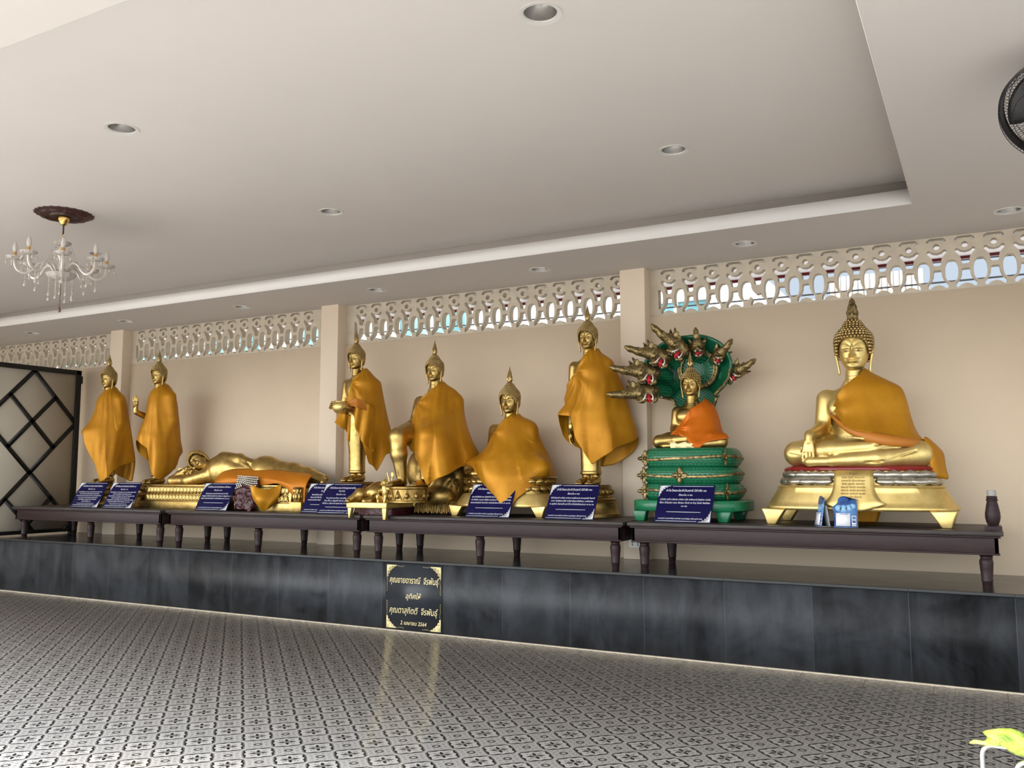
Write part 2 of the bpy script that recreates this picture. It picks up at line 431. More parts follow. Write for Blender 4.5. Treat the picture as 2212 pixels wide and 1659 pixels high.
def lattice(name, x0, x1, c0, n, broken=None):
    holes = []
    for i in range(n):
        x = c0+LP*i
        if broken != i: holes += cell_holes(x)
        else:
            holes += cell_holes(x, True)
            # a snapped rib joins this oval with the bell beside it
            o = x-LP/2
            p = [(o-.046, 2.93), (o-.036, 2.965), (o-.015, 2.983), (o+.015, 2.983), (o+.036, 2.965), (o+.044, 2.94), (o+.046, 2.915), (o+.062, 2.885), (x-.016, 2.862), (x+.022, 2.868), (x+.030, 2.869),
                 (x+.030, 2.869-.030), (x+.044, 2.832), (x+.070, 2.802), (x+.072, 2.768), (x+.056, 2.764), (x+.032, 2.784), (x, 2.793), (x-.032, 2.784), (x-.056, 2.764), (x-.060, 2.79), (x-.045, 2.825), (x-.062, 2.845), (o+.012, 2.815), (o-.02, 2.812), (o-.036, 2.829), (o-.046, 2.865)]
            holes.append([(a, b) for a, b in p][::-1])
        if i > 0 and i != broken: holes.append(oval(x-LP/2))
    if c0-LP/2-.05 > x0: holes.append(half_oval(c0-LP/2, 1))
    xr = c0+LP*(n-1)+LP/2
    if xr+.06 < x1: holes.append(oval(xr))
    me = plate([(x0, ZL), (x1, ZL), (x1, ZC), (x0, ZC)], holes, .075)
    o = obj(name, me, M_lattice, ang=30, kind='structure', label='cream concrete breeze block strip with round and oval openings', bevel=.0025, segs=1)
    o.rotation_euler = (PI/2, 0, 0); o.location = (0, YW+.012+.0375, 0)
    return o
lattice('window_1', -13.02, -9.783, -12.88, 15)
lattice('window_2', -9.547, -6.308, -9.372, 15)
lattice('window_3', -6.072, -2.833, -5.868, 16)
lattice('window_4', -2.597, .642, -2.424, 16, broken=4)
# dark shadow gap line under the strips is real: a thin recessed sill
for k, (a, b) in enumerate([(-13.02, -9.783), (-9.547, -6.308), (-6.072, -2.833), (-2.597, .642)]):
    struct('trim_%d' % (k+3), MB().box(a, b, YW+.004, YW+.012, ZL-.012, ZL), M_lattice, label='sill under the breeze block strip')

# ceiling: lowered soffit around a raised tray with an upturned cove lip
TX0, TX1, TY0, TY1 = -12.6, -.355, -4.19, .093
LOW = [(.232, .60), (-1.611, .60), (-3.447, .60), (-5.266, .60), (-7.101, .60), (-8.989, .60), (-10.80, .60)]
UP = [(-1.646, -2.99), (-4.41, -3.01), (-1.646, -1.10), (-4.41, -1.12), (-7.17, -3.02), (-7.17, -1.13)]
def ceil_plate(name, outer, holes, z, th, label):
    o = obj(name, plate(outer, holes, th), M_ceil, ang=30, kind='structure', label=label)
    o.location = (0, 0, z+th/2); return o
ceil_plate('ceiling', [(XL, YF), (XR, YF), (XR, 1.32), (XL, 1.32)], [[(TX0-.002, TY0-.002), (TX0-.002, TY1+.002), (TX1+.002, TY1+.002), (TX1+.002, TY0-.002)]]+[circle(x, y, .078) for x, y in LOW], ZC, .02, 'lowered white soffit around the ceiling tray')
ceil_plate('ceiling_tray', [(TX0-.3, TY0-.3), (TX1+.3, TY0-.3), (TX1+.3, TY1+.3), (TX0-.3, TY1+.3)], [circle(x, y, .078) for x, y in UP], ZU, .04, 'raised white ceiling panel of the tray')
mb = MB(); w = .02; zl = ZC+.108
zb = ZC+.0003
mb.box(TX0, TX1, TY1, TY1+w, zb, zl); mb.box(TX0, TX1, TY0-w, TY0, zb, zl); mb.box(TX1, TX1+w, TY0-w, TY1+w, zb, zl); mb.box(TX0-w, TX0, TY0-w, TY1+w, zb, zl)
struct('trim_7', mb, M_lip, ang=None, label='upturned white lip around the ceiling tray')
mb = MB(); c = .16
mb.box(TX0-c, TX1+c, TY1+c, TY1+c+.02, ZC+.02, ZU); mb.box(TX0-c, TX1+c, TY0-c-.02, TY0-c, ZC+.02, ZU)
mb.box(TX1+c, TX1+c+.02, TY0-c, TY1+c, ZC+.02, ZU); mb.box(TX0-c-.02, TX0-c, TY0-c, TY1+c, ZC+.02, ZU)
struct('trim_8', mb, M_ceil, ang=None, label='recessed cove wall behind the ceiling lip')
struct('ceiling_roof', MB().box(XL, XR, YF, 1.32, ZU+.16, ZU+.26), M_ceil, ang=None, label='roof slab over the hall')
struct('trim_9', MB().box(XL, XR, YF-.02, YF, ZC, ZU+.26), M_ceil, ang=None, label='fascia closing the ceiling void at the open front')
struct('trim_10', MB().box(XL, XR, 1.30, 1.32, ZC+.02, ZU+.16), M_ceil, ang=None, label='fascia closing the ceiling void at the back')
struct('wall_left', MB().box(XL-.12, XL, YF, 1.3, 0, ZU+.26), M_wall, ang=None)

# recessed downlights
def downlight():
    t = thing('downlight', 'x', 'ceiling light', (0, 0, 0), 0, 'recessed downlights')
    obj('trim_ring', MB().lathe([(.074, .006), (.078, -.001), (.098, -.004), (.099, 0), (.078, .002)], 40, caps=False), M_trimring, t)
    obj('reflector_cup', MB().lathe([(.0775, 0), (.073, .02), (.060, .06), (.034, .085), (.001, .088)][::-1], 36, caps=False), M_cup, t)
    b = MB().ell((0, 0, .062), (.020, .020, .026), 16, 10); obj('bulb', b, M_bulb, t)
    return t
LAB_L = ['round recessed downlight nearest the right edge in the lowered soffit', 'recessed downlight in the soffit above the big seated statue and naga statue', 'recessed downlight in the soffit left of the pillar by the naga statue',
         'recessed downlight in the soffit right of the pillar by the alms bowl statue', 'recessed downlight in the soffit above the reclining statue', 'recessed downlight in the soffit above the leftmost pillar in view', 'recessed downlight in the soffit at the far left edge']
LAB_U = ['large recessed downlight at the very top of the photo in the raised ceiling', 'recessed downlight in the raised ceiling above the chandelier', 'recessed downlight in the raised ceiling on the right side', 'recessed downlight in the raised ceiling right of the chandelier', '', '']
d0 = downlight(); first = True
for (x, y), z, lb in [((x, y), ZC, l) for (x, y), l in zip(LOW, LAB_L)]+[((x, y), ZU, l) for (x, y), l in zip(UP, LAB_U) if l]:
    t = d0 if first else copy_tree(d0); first = False
    t.location = (x, y, z); t['label'] = lb

# left gate leaf of black steel with diamonds, standing square to the back wall
GX = -10.42
g = thing('metal_gate', 'black steel framed gate leaf with diamond lattice over a cream sheet, at the far left', 'gate', (GX, .40, ZP))
gw, gh = .64, 2.10
obj('sheet', MB().box(-.006, .006, -gw, gw, .06, gh), M_sheet, g, ang=None)
fr = MB()
for y0, y1, z0, z1 in ((-gw, -gw+.045, .002, gh), (gw-.07, gw, .002, gh), (-gw, gw, gh-.06, gh), (-gw, gw, .02, .065)): fr.box(-.022, .022, y0, y1, z0, z1)
obj('frame', fr, M_black, g, ang=None, bevel=.003)
def bar(y0, z0, y1, z1, w=.050):
    L = math.hypot(y1-y0, z1-z0); a = math.atan2(z1-z0, y1-y0)
    return MB().box(-.018, .018, -w*.2, L+w*.2, -w/2, w/2, T(0, y0, z0) @ RX(a))
zc1 = 1.405; hh = .635; hwid = .595
for zc in (zc1, zc1-2*hh):
    la = MB()
    for (a, b, c_, d_) in ((0, hh, hwid, 0), (hwid, 0, 0, -hh), (0, -hh, -hwid, 0), (-hwid, 0, 0, hh), (hwid/2, hh/2, -hwid/2, -hh/2), (-hwid/2, hh/2, hwid/2, -hh/2)):
        p = [a, zc+b, c_, zc+d_]
        if max(p[1], p[3]) < .04: continue
        for q, r_ in ((1, 3), (3, 1)):          # cut at the bottom rail
            if p[q] < .04:
                tt = (.04-p[r_])/(p[q]-p[r_]); p[q-1] = p[r_-1]+(p[q-1]-p[r_-1])*tt; p[q] = .04
        la.merge(bar(*p))
    obj('diamond_bars', la, M_black, g, ang=None)
for z in (.42, 1.98): obj('hinge', MB().lathe([(.014, -.05), (.014, .05)], 14, (.0, gw+.018, z)).box(-.008, .008, gw-.004, gw+.02, z-.03, z+.03), M_black, g)
# ------------------------------------------------------------------ the four low tables in a row
ZT = .972
def leg_mb(front=True):
    m = MB(); q = MB()
    q.lathe([(.034, 0), (.036, .004), (.041, .048), (.046, .052), (.046, .058), (.043, .064), (.050, .13), (.054, .165), (.051, .185), (.042, .193), (.045, .198), (.043, .204), (.050, .212), (.068, .222)], 24)
    m.merge(q, S(.77, .77, 1)); m.box(-.052, .052, -.052, .052, .220, .232)
    return m
def table(x0, x1, y0, y1, mids, label, rz=0):
    cx = (x0+x1)/2; L = (x1-x0)/2; cy = (y0+y1)/2; W = (y1-y0)/2
    t = thing('low_table', label, 'table', (cx, cy, ZP), rz, 'row of low dark wooden tables')
    h = ZT-ZP
    top = MB().box(-L, L, -W, W, h-.030, h)
    obj('table_top', top, M_woodtop, t, ang=None, bevel=.006)
    a = .030
    ap = MB()
    ap.box(-L+a, L-a, -W+a, -W+a+.025, h-.152, h-.032); ap.box(-L+a, L-a, W-a-.025, W-a, h-.152, h-.032)
    ap.box(-L+a, -L+a+.025, -W+a, W-a, h-.152, h-.032); ap.box(L-a-.025, L-a, -W+a, W-a, h-.152, h-.032)
    ap.box(-L+a-.006, L-a+.006, -W+a-.006, -W+a+.02, h-.152, h-.140)
    ap.box(-L+a-.014, L-a+.014, -W+a-.014, W-a+.014, h-.044, h-.0305)
    obj('apron', ap, M_wood, t, ang=None, bevel=.003)
    lm = leg_mb().mesh('leg')
    smooth(lm, 40); lm.materials.append(M_wood)
    for x in [-L+.105, L-.105]+[m-cx for m in mids]:
        for y in (-W+.10, W-.10):
            o = bpy.data.objects.new('leg', lm); COL.objects.link(o); o.parent = t; o.location = (x, y, 0)
    return t
table(-10.17, -7.625, .055, .90, [-8.86], 'low dark wooden table at the far left under the two standing statues')
table(-7.585, -5.03, .085, .95, [-6.36], 'low dark wooden table under the reclining statue')
table(-4.995, -2.485, .085, .95, [-3.82], 'low dark wooden table holding the three statues between the two middle pillars')
t4 = table(-2.455, .075, .085, .955, [], 'low dark wooden table on the right under the naga and the big seated statue')
# turned corner post left on the right hand table
post = MB().box(-.05, .05, -.05, .05, 0, .022)
post.lathe([(.040, .022), (.030, .030), (.034, .036), (.040, .05), (.046, .08), (.045, .11), (.036, .16), (.030, .185), (.036, .19), (.036, .197), (.030, .20), (.033, .208), (.033, .214), (.027, .22)], 24)
obj('corner_post', post, M_wood, t4, loc=(.022+1.19, .31-.52, ZT-ZP))
o = bpy.data.objects['corner_post']
obj('cap', MB().lathe([(.026, .219), (.028, .225), (.028, .250), (.024, .258)], 20), new_mat('worn pale cap', (.32, .31, .29), .5), o)
# wall socket behind the tables
so = thing('wall_socket', 'small white double power socket low on the wall behind the tables', 'socket', (-2.86, .985, .725))
so.location = (-2.72, .985, .735)
obj('plate', MB().box(-.06, .06, -.012, 0, -.035, .035), M_socket, so, bevel=.004)
for x in (-.025, .025): obj('outlet', MB().lathe([(.006, 0), (.006, .002)], 10, (0, 0, 0), T(x, -.0125, .008) @ RX(PI/2)).lathe([(.006, 0), (.006, .002)], 10, (0, 0, 0), T(x, -.0125, -.010) @ RX(PI/2)), M_dark, so)
# ------------------------------------------------------------------ sculpting: signed distance field -> surface nets
class Sculpt:
    def __init__(s, lo, hi, h):
        s.lo = np.array(lo, float); s.h = h
        s.n = np.ceil((np.array(hi)-s.lo)/h).astype(int)+1
        s.D = np.full(s.n, 1.0, np.float32)
        s.ax = [(s.lo[i]+h*np.arange(s.n[i])).astype(np.float32) for i in range(3)]
    def save(s): s.D0 = s.D.copy(); return s
    def sample(s, p):
        D = getattr(s, 'D0', s.D); q = (p-s.lo)/s.h
        ok = ((q >= 0) & (q < np.array(D.shape)-1.001)).all(-1)
        q = np.where(ok[..., None], q, 0); i = q.astype(int); f = q-i; r = 0
        for a in (0, 1):
            for b in (0, 1):
                for c in (0, 1):
                    r = r+D[i[..., 0]+a, i[..., 1]+b, i[..., 2]+c]*(f[..., 0] if a else 1-f[..., 0])*(f[..., 1] if b else 1-f[..., 1])*(f[..., 2] if c else 1-f[..., 2])
        return np.where(ok, r, 1.0)
    def sub(s, lo, hi):
        a = np.maximum(np.floor((np.array(lo)-s.lo)/s.h).astype(int), 0); b = np.minimum(np.ceil((np.array(hi)-s.lo)/s.h).astype(int)+1, s.n)
        if (b <= a).any(): return None, None
        sl = tuple(slice(int(i), int(j)) for i, j in zip(a, b))
        return sl, (s.ax[0][sl[0]][:, None, None], s.ax[1][sl[1]][None, :, None], s.ax[2][sl[2]][None, None, :])
    def put(s, sl, d, k, mode='add'):
        a = s.D[sl]
        if mode == 'add':
            h = np.clip(.5+.5*(a-d)/k, 0, 1); s.D[sl] = a*(1-h)+d*h-k*h*(1-h)
        else:
            d = -d; h = np.clip(.5-.5*(a-d)/k, 0, 1); s.D[sl] = a*(1-h)+d*h+k*h*(1-h)
    def cone(s, p, q, r0, r1=None, k=.02, mode='add', M=None):
        if r1 is None: r1 = r0
        p, q = np.array(p, float), np.array(q, float)
        if M is not None:
            A = np.array(M); p = A[:3, :3] @ p+A[:3, 3]; q = A[:3, :3] @ q+A[:3, 3]
        m = max(r0, r1)+k*1.5+s.h*2
        sl, X = s.sub(np.minimum(p, q)-m, np.maximum(p, q)+m)
        if sl is None: return s
        ba = q-p; bb = max(ba @ ba, 1e-9)
        w = [X[i]-p[i] for i in range(3)]
        t = np.clip((w[0]*ba[0]+w[1]*ba[1]+w[2]*ba[2])/bb, 0, 1)
        d = np.sqrt((w[0]-t*ba[0])**2+(w[1]-t*ba[1])**2+(w[2]-t*ba[2])**2)-(r0+(r1-r0)*t)
        s.put(sl, d, k, mode); return s
    def path(s, pts, rs, k=.02, mode='add', M=None):
        rs = [rs]*len(pts) if np.isscalar(rs) else rs
        for a, b, r, q in zip(pts[:-1], pts[1:], rs[:-1], rs[1:]): s.cone(a, b, r, q, k, mode, M)
        return s
    def ell(s, c, r, k=.02, mode='add', rot=None):
        c = np.array(c, float); r = np.array(r, float); m = max(r)+k*1.5+s.h*2
        sl, X = s.sub(c-m, c+m)
        if sl is None: return s
        w = [X[i]-c[i] for i in range(3)]
        if rot is not None:
            A = np.array(rot)[:3, :3].T
            w = [A[i, 0]*w[0]+A[i, 1]*w[1]+A[i, 2]*w[2] for i in range(3)]
        k0 = np.sqrt((w[0]/r[0])**2+(w[1]/r[1])**2+(w[2]/r[2])**2); k1 = np.sqrt((w[0]/r[0]**2)**2+(w[1]/r[1]**2)**2+(w[2]/r[2]**2)**2)+1e-6
        s.put(sl, k0*(k0-1)/k1, k, mode); return s
    def loft(s, rows, k=.03, mode='add', pw=2.2):
        """stack of (z, half width, half depth, cx, cy)"""
        rows = sorted(rows); r = np.array([list(a)+[0]*(5-len(a)) for a in rows], float)
        m = k*1.5+s.h*2
        lo = [(r[:, 3]-r[:, 1]).min()-m, (r[:, 4]-r[:, 2]).min()-m, r[0, 0]-m]; hi = [(r[:, 3]+r[:, 1]).max()+m, (r[:, 4]+r[:, 2]).max()+m, r[-1, 0]+m]
        sl, X = s.sub(lo, hi); z = X[2]
        g = [pchip(r[:, 0], r[:, i], z.ravel())[None, None, :].astype(np.float32) for i in range(1, 5)]
        e = (np.abs((X[0]-g[2])/g[0])**pw+np.abs((X[1]-g[3])/g[1])**pw)**(1/pw)
        d = (e-1)*np.minimum(g[0], g[1])
        d = np.maximum(d, np.maximum(r[0, 0]-z, z-r[-1, 0]))
        s.put(sl, d, k, mode); return s
    def mesh(s):
        D = s.D; neg = D < 0; n = D.shape
        c = np.zeros((n[0]-1, n[1]-1, n[2]-1), np.int8)
        for i in (0, 1):
            for j in (0, 1):
                for k in (0, 1): c += neg[i:n[0]-1+i, j:n[1]-1+j, k:n[2]-1+k]
        act = np.argwhere((c > 0) & (c < 8))
        idx = np.full(c.shape, -1, np.int32); idx[tuple(act.T)] = np.arange(len(act))
        P = np.zeros((len(act), 3)); W = np.zeros(len(act))
        cor = [(i, j, k) for i in (0, 1) for j in (0, 1) for k in (0, 1)]
        val = {q: D[act[:, 0]+q[0], act[:, 1]+q[1], act[:, 2]+q[2]].astype(float) for q in cor}
        for q in cor:
            for a in range(3):
                if q[a] == 0:
                    w = list(q); w[a] = 1; w = tuple(w); va, vb = val[q], val[w]
                    m = (va < 0) != (vb < 0); t = np.where(m, va/np.where(va-vb == 0, 1, va-vb), 0)
                    p = np.tile(np.array(q, float), (len(act), 1)); p[:, a] += t
                    P[m] += p[m]; W[m] += 1
        P = (act+P/np.maximum(W, 1)[:, None])*s.h+s.lo
        F = []
        for a in range(3):
            b, d = (a+1) % 3, (a+2) % 3
            sa = [slice(None)]*3; sb = [slice(None)]*3; sa[a] = slice(0, -1); sb[a] = slice(1, None)
            na, nb = neg[tuple(sa)], neg[tuple(sb)]
            e = np.argwhere(na != nb)
            e = e[(e[:, b] > 0) & (e[:, d] > 0) & (e[:, b] < n[b]-1) & (e[:, d] < n[d]-1)]
            fl = na[tuple(e.T)]
            def cell(db, dd):
                q = e.copy(); q[:, b] += db; q[:, d] += dd; return idx[tuple(q.T)]
            q = np.stack([cell(-1, -1), cell(0, -1), cell(0, 0), cell(-1, 0)], 1)
            q[~fl] = q[~fl][:, ::-1]; F.append(q)
        F = np.concatenate(F)
        # one light relaxation to even out the lattice
        E_ = np.concatenate([F[:, [0, 1]], F[:, [1, 2]], F[:, [2, 3]], F[:, [3, 0]]]); E_ = np.concatenate([E_, E_[:, ::-1]])
        cnt = np.bincount(E_[:, 0], minlength=len(P))[:, None]+1e-9
        for _ in range(2):
            A = np.stack([np.bincount(E_[:, 0], P[E_[:, 1], i], len(P)) for i in range(3)], 1)/cnt
            P = P*.5+A*.5
        return P, F
    def mb(s):
        P, F = s.mesh(); return MB().add(P, F)

def hand(sc, M, scl=1.0, curl=(.25, .3, .3), spread=.10, thumb=(.6, .35), side=1, k=.006):
    """hand in its own frame: +Z along the fingers, palm facing -Y, thumb towards side*X; M places the wrist"""
    s_ = scl; sc.path([(0, 0, -.03*s_), (0, 0, .01*s_)], [.024*s_, .026*s_], .012, M=M)
    for i in range(4):                                   # palm
        x = (-.0315+.021*i)*side*-1
        sc.cone((x*.6*s_, 0, .012*s_), (x*s_, 0, .078*s_), .015*s_, .0125*s_, .010, M=M)
    L = (.066, .076, .070, .054)
    for i in range(4):
        x = (.0315-.021*i)*side; a = spread*(1.5-i)/1.5*side
        p = np.array([x, 0, .080]); seg = [p*s_]; an = 0
        for f, c in zip((.45, .32, .26), curl):
            an += c; d = np.array([math.sin(a)*math.cos(an), -math.sin(an), math.cos(a)*math.cos(an)])
            p = p+d*L[i]*f; seg.append(p*s_)
        sc.path(seg, [.0097*s_, .0092*s_, .0084*s_, .0068*s_], min(k, .0035), M=M)
    t0 = np.array([.026*side, -.006, .022]); t1 = t0+np.array([math.sin(thumb[0])*side, -thumb[1], math.cos(thumb[0])])*.038; t2 = t1+np.array([math.sin(thumb[0]*.45)*side, -thumb[1]*.8, math.cos(thumb[0]*.45)])*.028
    sc.path([t0*s_, t1*s_, t2*s_], [.0135*s_, .0115*s_, .0085*s_], k, M=M)
    return sc
def frame(o, zdir, palm):
    """matrix with +Z along zdir and -Y along the palm normal"""
    z = Vector(zdir).normalized(); y = (-Vector(palm)); y = (y-z*y.dot(z)).normalized(); x = y.cross(z)
    return Matrix(((x.x, y.x, z.x, o[0]), (x.y, y.y, z.y, o[1]), (x.z, y.z, z.z, o[2]), (0, 0, 0, 1)))

# ------------------------------------------------------------------ the statue head (unit: width over the curls = 1, z=0 at the chin)
def head_mb(nu=150, nv=130, neck=-.5):
    t = np.linspace(.004, .996, nv); z = 1.16*(.5-.5*np.cos(PI*t))
    c = np.sqrt(np.clip(1-((z-.58)/.58)**2, 0, 1))
    W = c*pchip([0, .06, .15, .3, .5, .7, 1, 1.16], [.43, .42, .40, .392, .395, .40, .42, .42], z)
    Fr = c*pchip([0, .05, .1, .2, .35, .55, .75, .9, 1.05, 1.16], [.62, .62, .56, .44, .395, .375, .395, .425, .45, .45], z)
    B = c*pchip([0, .1, .3, .5, .7, .9, 1.1, 1.16], [.12, .18, .32, .41, .46, .5, .5, .5], z)
    th = (np.arange(nu)+.5)*2*PI/nu-PI
    th = th-.38*np.sin(th)                                      # denser towards the face
    Th, Zz = np.meshgrid(th, z, indexing='ij')
    ct, st = np.cos(Th), np.sin(Th); pw = 2/2.15
    ct = np.sign(ct)*np.abs(ct)**pw; st = np.sign(st)*np.abs(st)**pw
    X = W*st; Y = -np.where(ct > 0, Fr, B)*ct
    ax = np.abs(X); g = lambda a, s_: np.exp(-(a/s_)**2)
    d = np.zeros_like(X)
    # brow ridge: two arcs meeting in the nose
    zb = .60+.125*np.sin(np.clip((ax-.02)/.36, 0, 1)*PI)**.8
    onb = sstep(.40, .30, ax)
    d += .020*onb*g(Zz-zb, .018)+.016*onb*sstep(0, .05, Zz-zb)*sstep(.2, .05, Zz-zb)
    # eye hollows, lids, slit
    ex = ax-.165
    d -= .052*np.exp(-(ex/.115)**2-((Zz-.575)/.075)**2)
    d += .058*np.exp(-(ex/.085)**2-((Zz-.552)/.042)**2)
    zsl = .525-.020*np.cos(np.clip(ex/.09, -1, 1)*PI/2)+.006
    d -= .020*sstep(.10, .07, np.abs(ex))*g(Zz-zsl, .009)
    d += .012*sstep(.11, .07, np.abs(ex))*g(Zz-(zsl-.030), .016)
    # nose
    nz = np.clip((.64-Zz)/.28, 0, 1)
    prof = .045+.125*nz**1.2
    und = sstep(.325, .362, Zz)*sstep(.70, .60, Zz)
    d += prof*und*g(ax, .036+.022*nz)
    d += .055*g(ax-.060, .030)*g(Zz-.372, .030)
    # mouth
    zm = .272+.9*ax**2
    onm = sstep(.165, .13, ax)
    d += .045*sstep(.24, .0, ax)*g(Zz-.262, .075)
    d += .034*onm*g(Zz-(zm+.026), .017)*(1-.3*g(ax, .02))+.040*onm*g(Zz-(zm-.030), .021)*sstep(.16, .06, ax)
    d -= .038*sstep(.185, .15, ax)*g(Zz-zm, .0085)
    d -= .02*g(ax-.175, .018)*g(Zz-(zm+.002), .02)
    # chin and cheeks
    d += .030*g(ax, .10)*g(Zz-.095, .055)+.012*np.exp(-((ax-.22)/.1)**2-((Zz-.40)/.10)**2)
    d -= .012*g(ax, .08)*g(Zz-.185, .020)
    Y = Y-d*sstep(.05, .5, ct)
    m = MB().grid(np.stack([X, Y, Zz], -1), cu=True, flip=False)
    o = m.n-nu*nv
    m.f.append(tuple(o+i*nv for i in range(nu))); m.f.append(tuple(o+i*nv+nv-1 for i in range(nu))[::-1])
    # long lobed ears
    for s_ in (-1, 1):
        p = [(.420, .02, .63), (.460, .015, .60), (.485, .01, .53), (.470, .0, .42), (.445, .0, .30), (.420, .0, .16), (.405, .0, .04), (.400, .0, -.04), (.400, .0, -.075)]
        p = np.array(p); p[:, 0] *= s_
        m.tube(p, [.015, .036, .042, .038, .033, .032, .036, .036, .012], 12, up=(1, 0, 0), ry=[.03, .075, .088, .07, .05, .044, .048, .042, .012])
        q = np.array([(.48, -.06, .57), (.515, -.02, .60), (.52, .05, .58), (.505, .08, .50), (.48, .05, .40)]); q[:, 0] *= s_
        m.tube(q, .018, 8)
    # neck with three folds
    zs = np.linspace(neck, .22, 40); r = pchip([-.55, -.4, -.28, -.05, .2], [.33, .27, .245, .235, .22], zs)-.010*sum(np.exp(-((zs-a)/.012)**2) for a in (-.10, -.19, -.28))
    m.lathe(np.stack([r, zs], 1), 40, (0, .05, 0), sy=.95)
    return m
def hair_mb(curl=.036, step=.066):
    """curl-covered cap with the raised crown"""
    zs = [.14, .30, .5, .8, .95, 1.05, 1.12, 1.2, 1.28, 1.36, 1.40]; rs = [.36, .425, .47, .49, .455, .385, .315, .265, .215, .135, .07]
    RR = lambda z: pchip(zs, rs, z)
    line = lambda a: np.interp(abs(a), [0, 28, 45, 56, 66, 78, 95, 115, 180], [.87, .85, .75, .62, .45, .40, .62, .34, .16])
    m = MB()
    n = 56; P = []
    for i in range(n):
        a = -180+360*i/n; z = np.linspace(line(a)-.01, 1.40, 26); r = RR(z)-.012
        rr = R(a); P.append(np.stack([r*np.sin(rr), .035-r*np.cos(rr)*1.0, z], 1))
    m.grid(np.array(P), cu=True)
    ball = MB().ell((0, 0, 0), 1, 8, 5); bv = np.concatenate(ball.v); bf = ball.f
    # rows spaced evenly along the profile
    zz = np.linspace(.16, 1.385, 400); rr = RR(zz); L = np.concatenate([[0], np.cumsum(np.hypot(np.diff(zz), np.diff(rr)))])
    row = 0
    for l in np.arange(0, L[-1], step*.92):
        z = np.interp(l, L, zz); r = float(RR(z)); k = max(5, int(round(2*PI*r/step)))
        dz = .01; sl = math.atan2(float(RR(z-dz)-RR(z+dz)), 2*dz)
        for i in range(k):
            a = 360*(i+.5*(row % 2))/k-180
            if z < line(a)+.015: continue
            ra = R(a); nx, ny = math.sin(ra), -math.cos(ra)
            c = curl*(1 if z < 1.15 else .86)
            M = T(r*nx, .035+r*ny, z) @ RZ(ra) @ RX(-sl) @ S(c, c*1.15, c)
            m.add(bv, bf, M)
        row += 1
    return m
def flame_mb(kind='bud'):
    if kind == 'bud':
        pr = [(.10, 0), (.13, .02), (.10, .05), (.115, .08), (.135, .15), (.13, .24), (.105, .36), (.07, .50), (.035, .63), (.012, .74), (.002, .78)]
    else:
        pr = [(.10, 0), (.145, .02), (.135, .06), (.15, .10), (.145, .18), (.125, .28), (.10, .38), (.075, .47), (.05, .54), (.02, .58), (.004, .595)]
    pr = np.array(pr); zs = np.linspace(0, pr[-1, 1], 44); r = pchip(pr[:, 1], pr[:, 0], zs)
    th = np.arange(32)*2*PI/32
    w = 1+.10*np.cos(8*th)[None, :]*sstep(.06, .16, zs)[:, None]+.05*np.sin(zs*40)[:, None]*np.cos(8*th)[None, :]
    Pp = np.stack([r[:, None]*w*np.cos(th), r[:, None]*w*np.sin(th)+.035, np.repeat(zs[:, None], 32, 1)], -1)
    m = MB().grid(Pp, cv=True, flip=True); m.f.append(tuple(range(32))); return m
HEAD = head_mb(); HAIR = hair_mb(); HAIR_B = hair_mb(.047, .090); FLAME = flame_mb(); FLAME2 = flame_mb('big')
def add_head(body_mb, parent, chin, W, lean=0, turn=0, mh=None, flame=FLAME, mat_flame=None, M=None, fz=1.0, hair_mat=None, do_flame=True, hair=None):
    """joins the face to the body mesh and hangs curls and flame on the statue"""
    A = (M if M is not None else Matrix()) @ T(*chin) @ RZ(turn) @ RX(lean) @ S(W)
    body_mb.merge(HEAD, A)
    h = MB().merge(hair or HAIR, A); obj('curled_hair', h, hair_mat or M_curl, parent, ang=60)
    if do_flame:
        f = MB().merge(flame, A @ T(0, 0, 1.375) @ S(1, 1, fz)); obj('flame_finial', f, mat_flame or hair_mat or M_curl, parent, ang=50)
    e = MB()
    for s_ in (-1, 1): e.ell((.165*s_, -.392, .513), (.040, .018, .009), 12, 6, A)
    return e

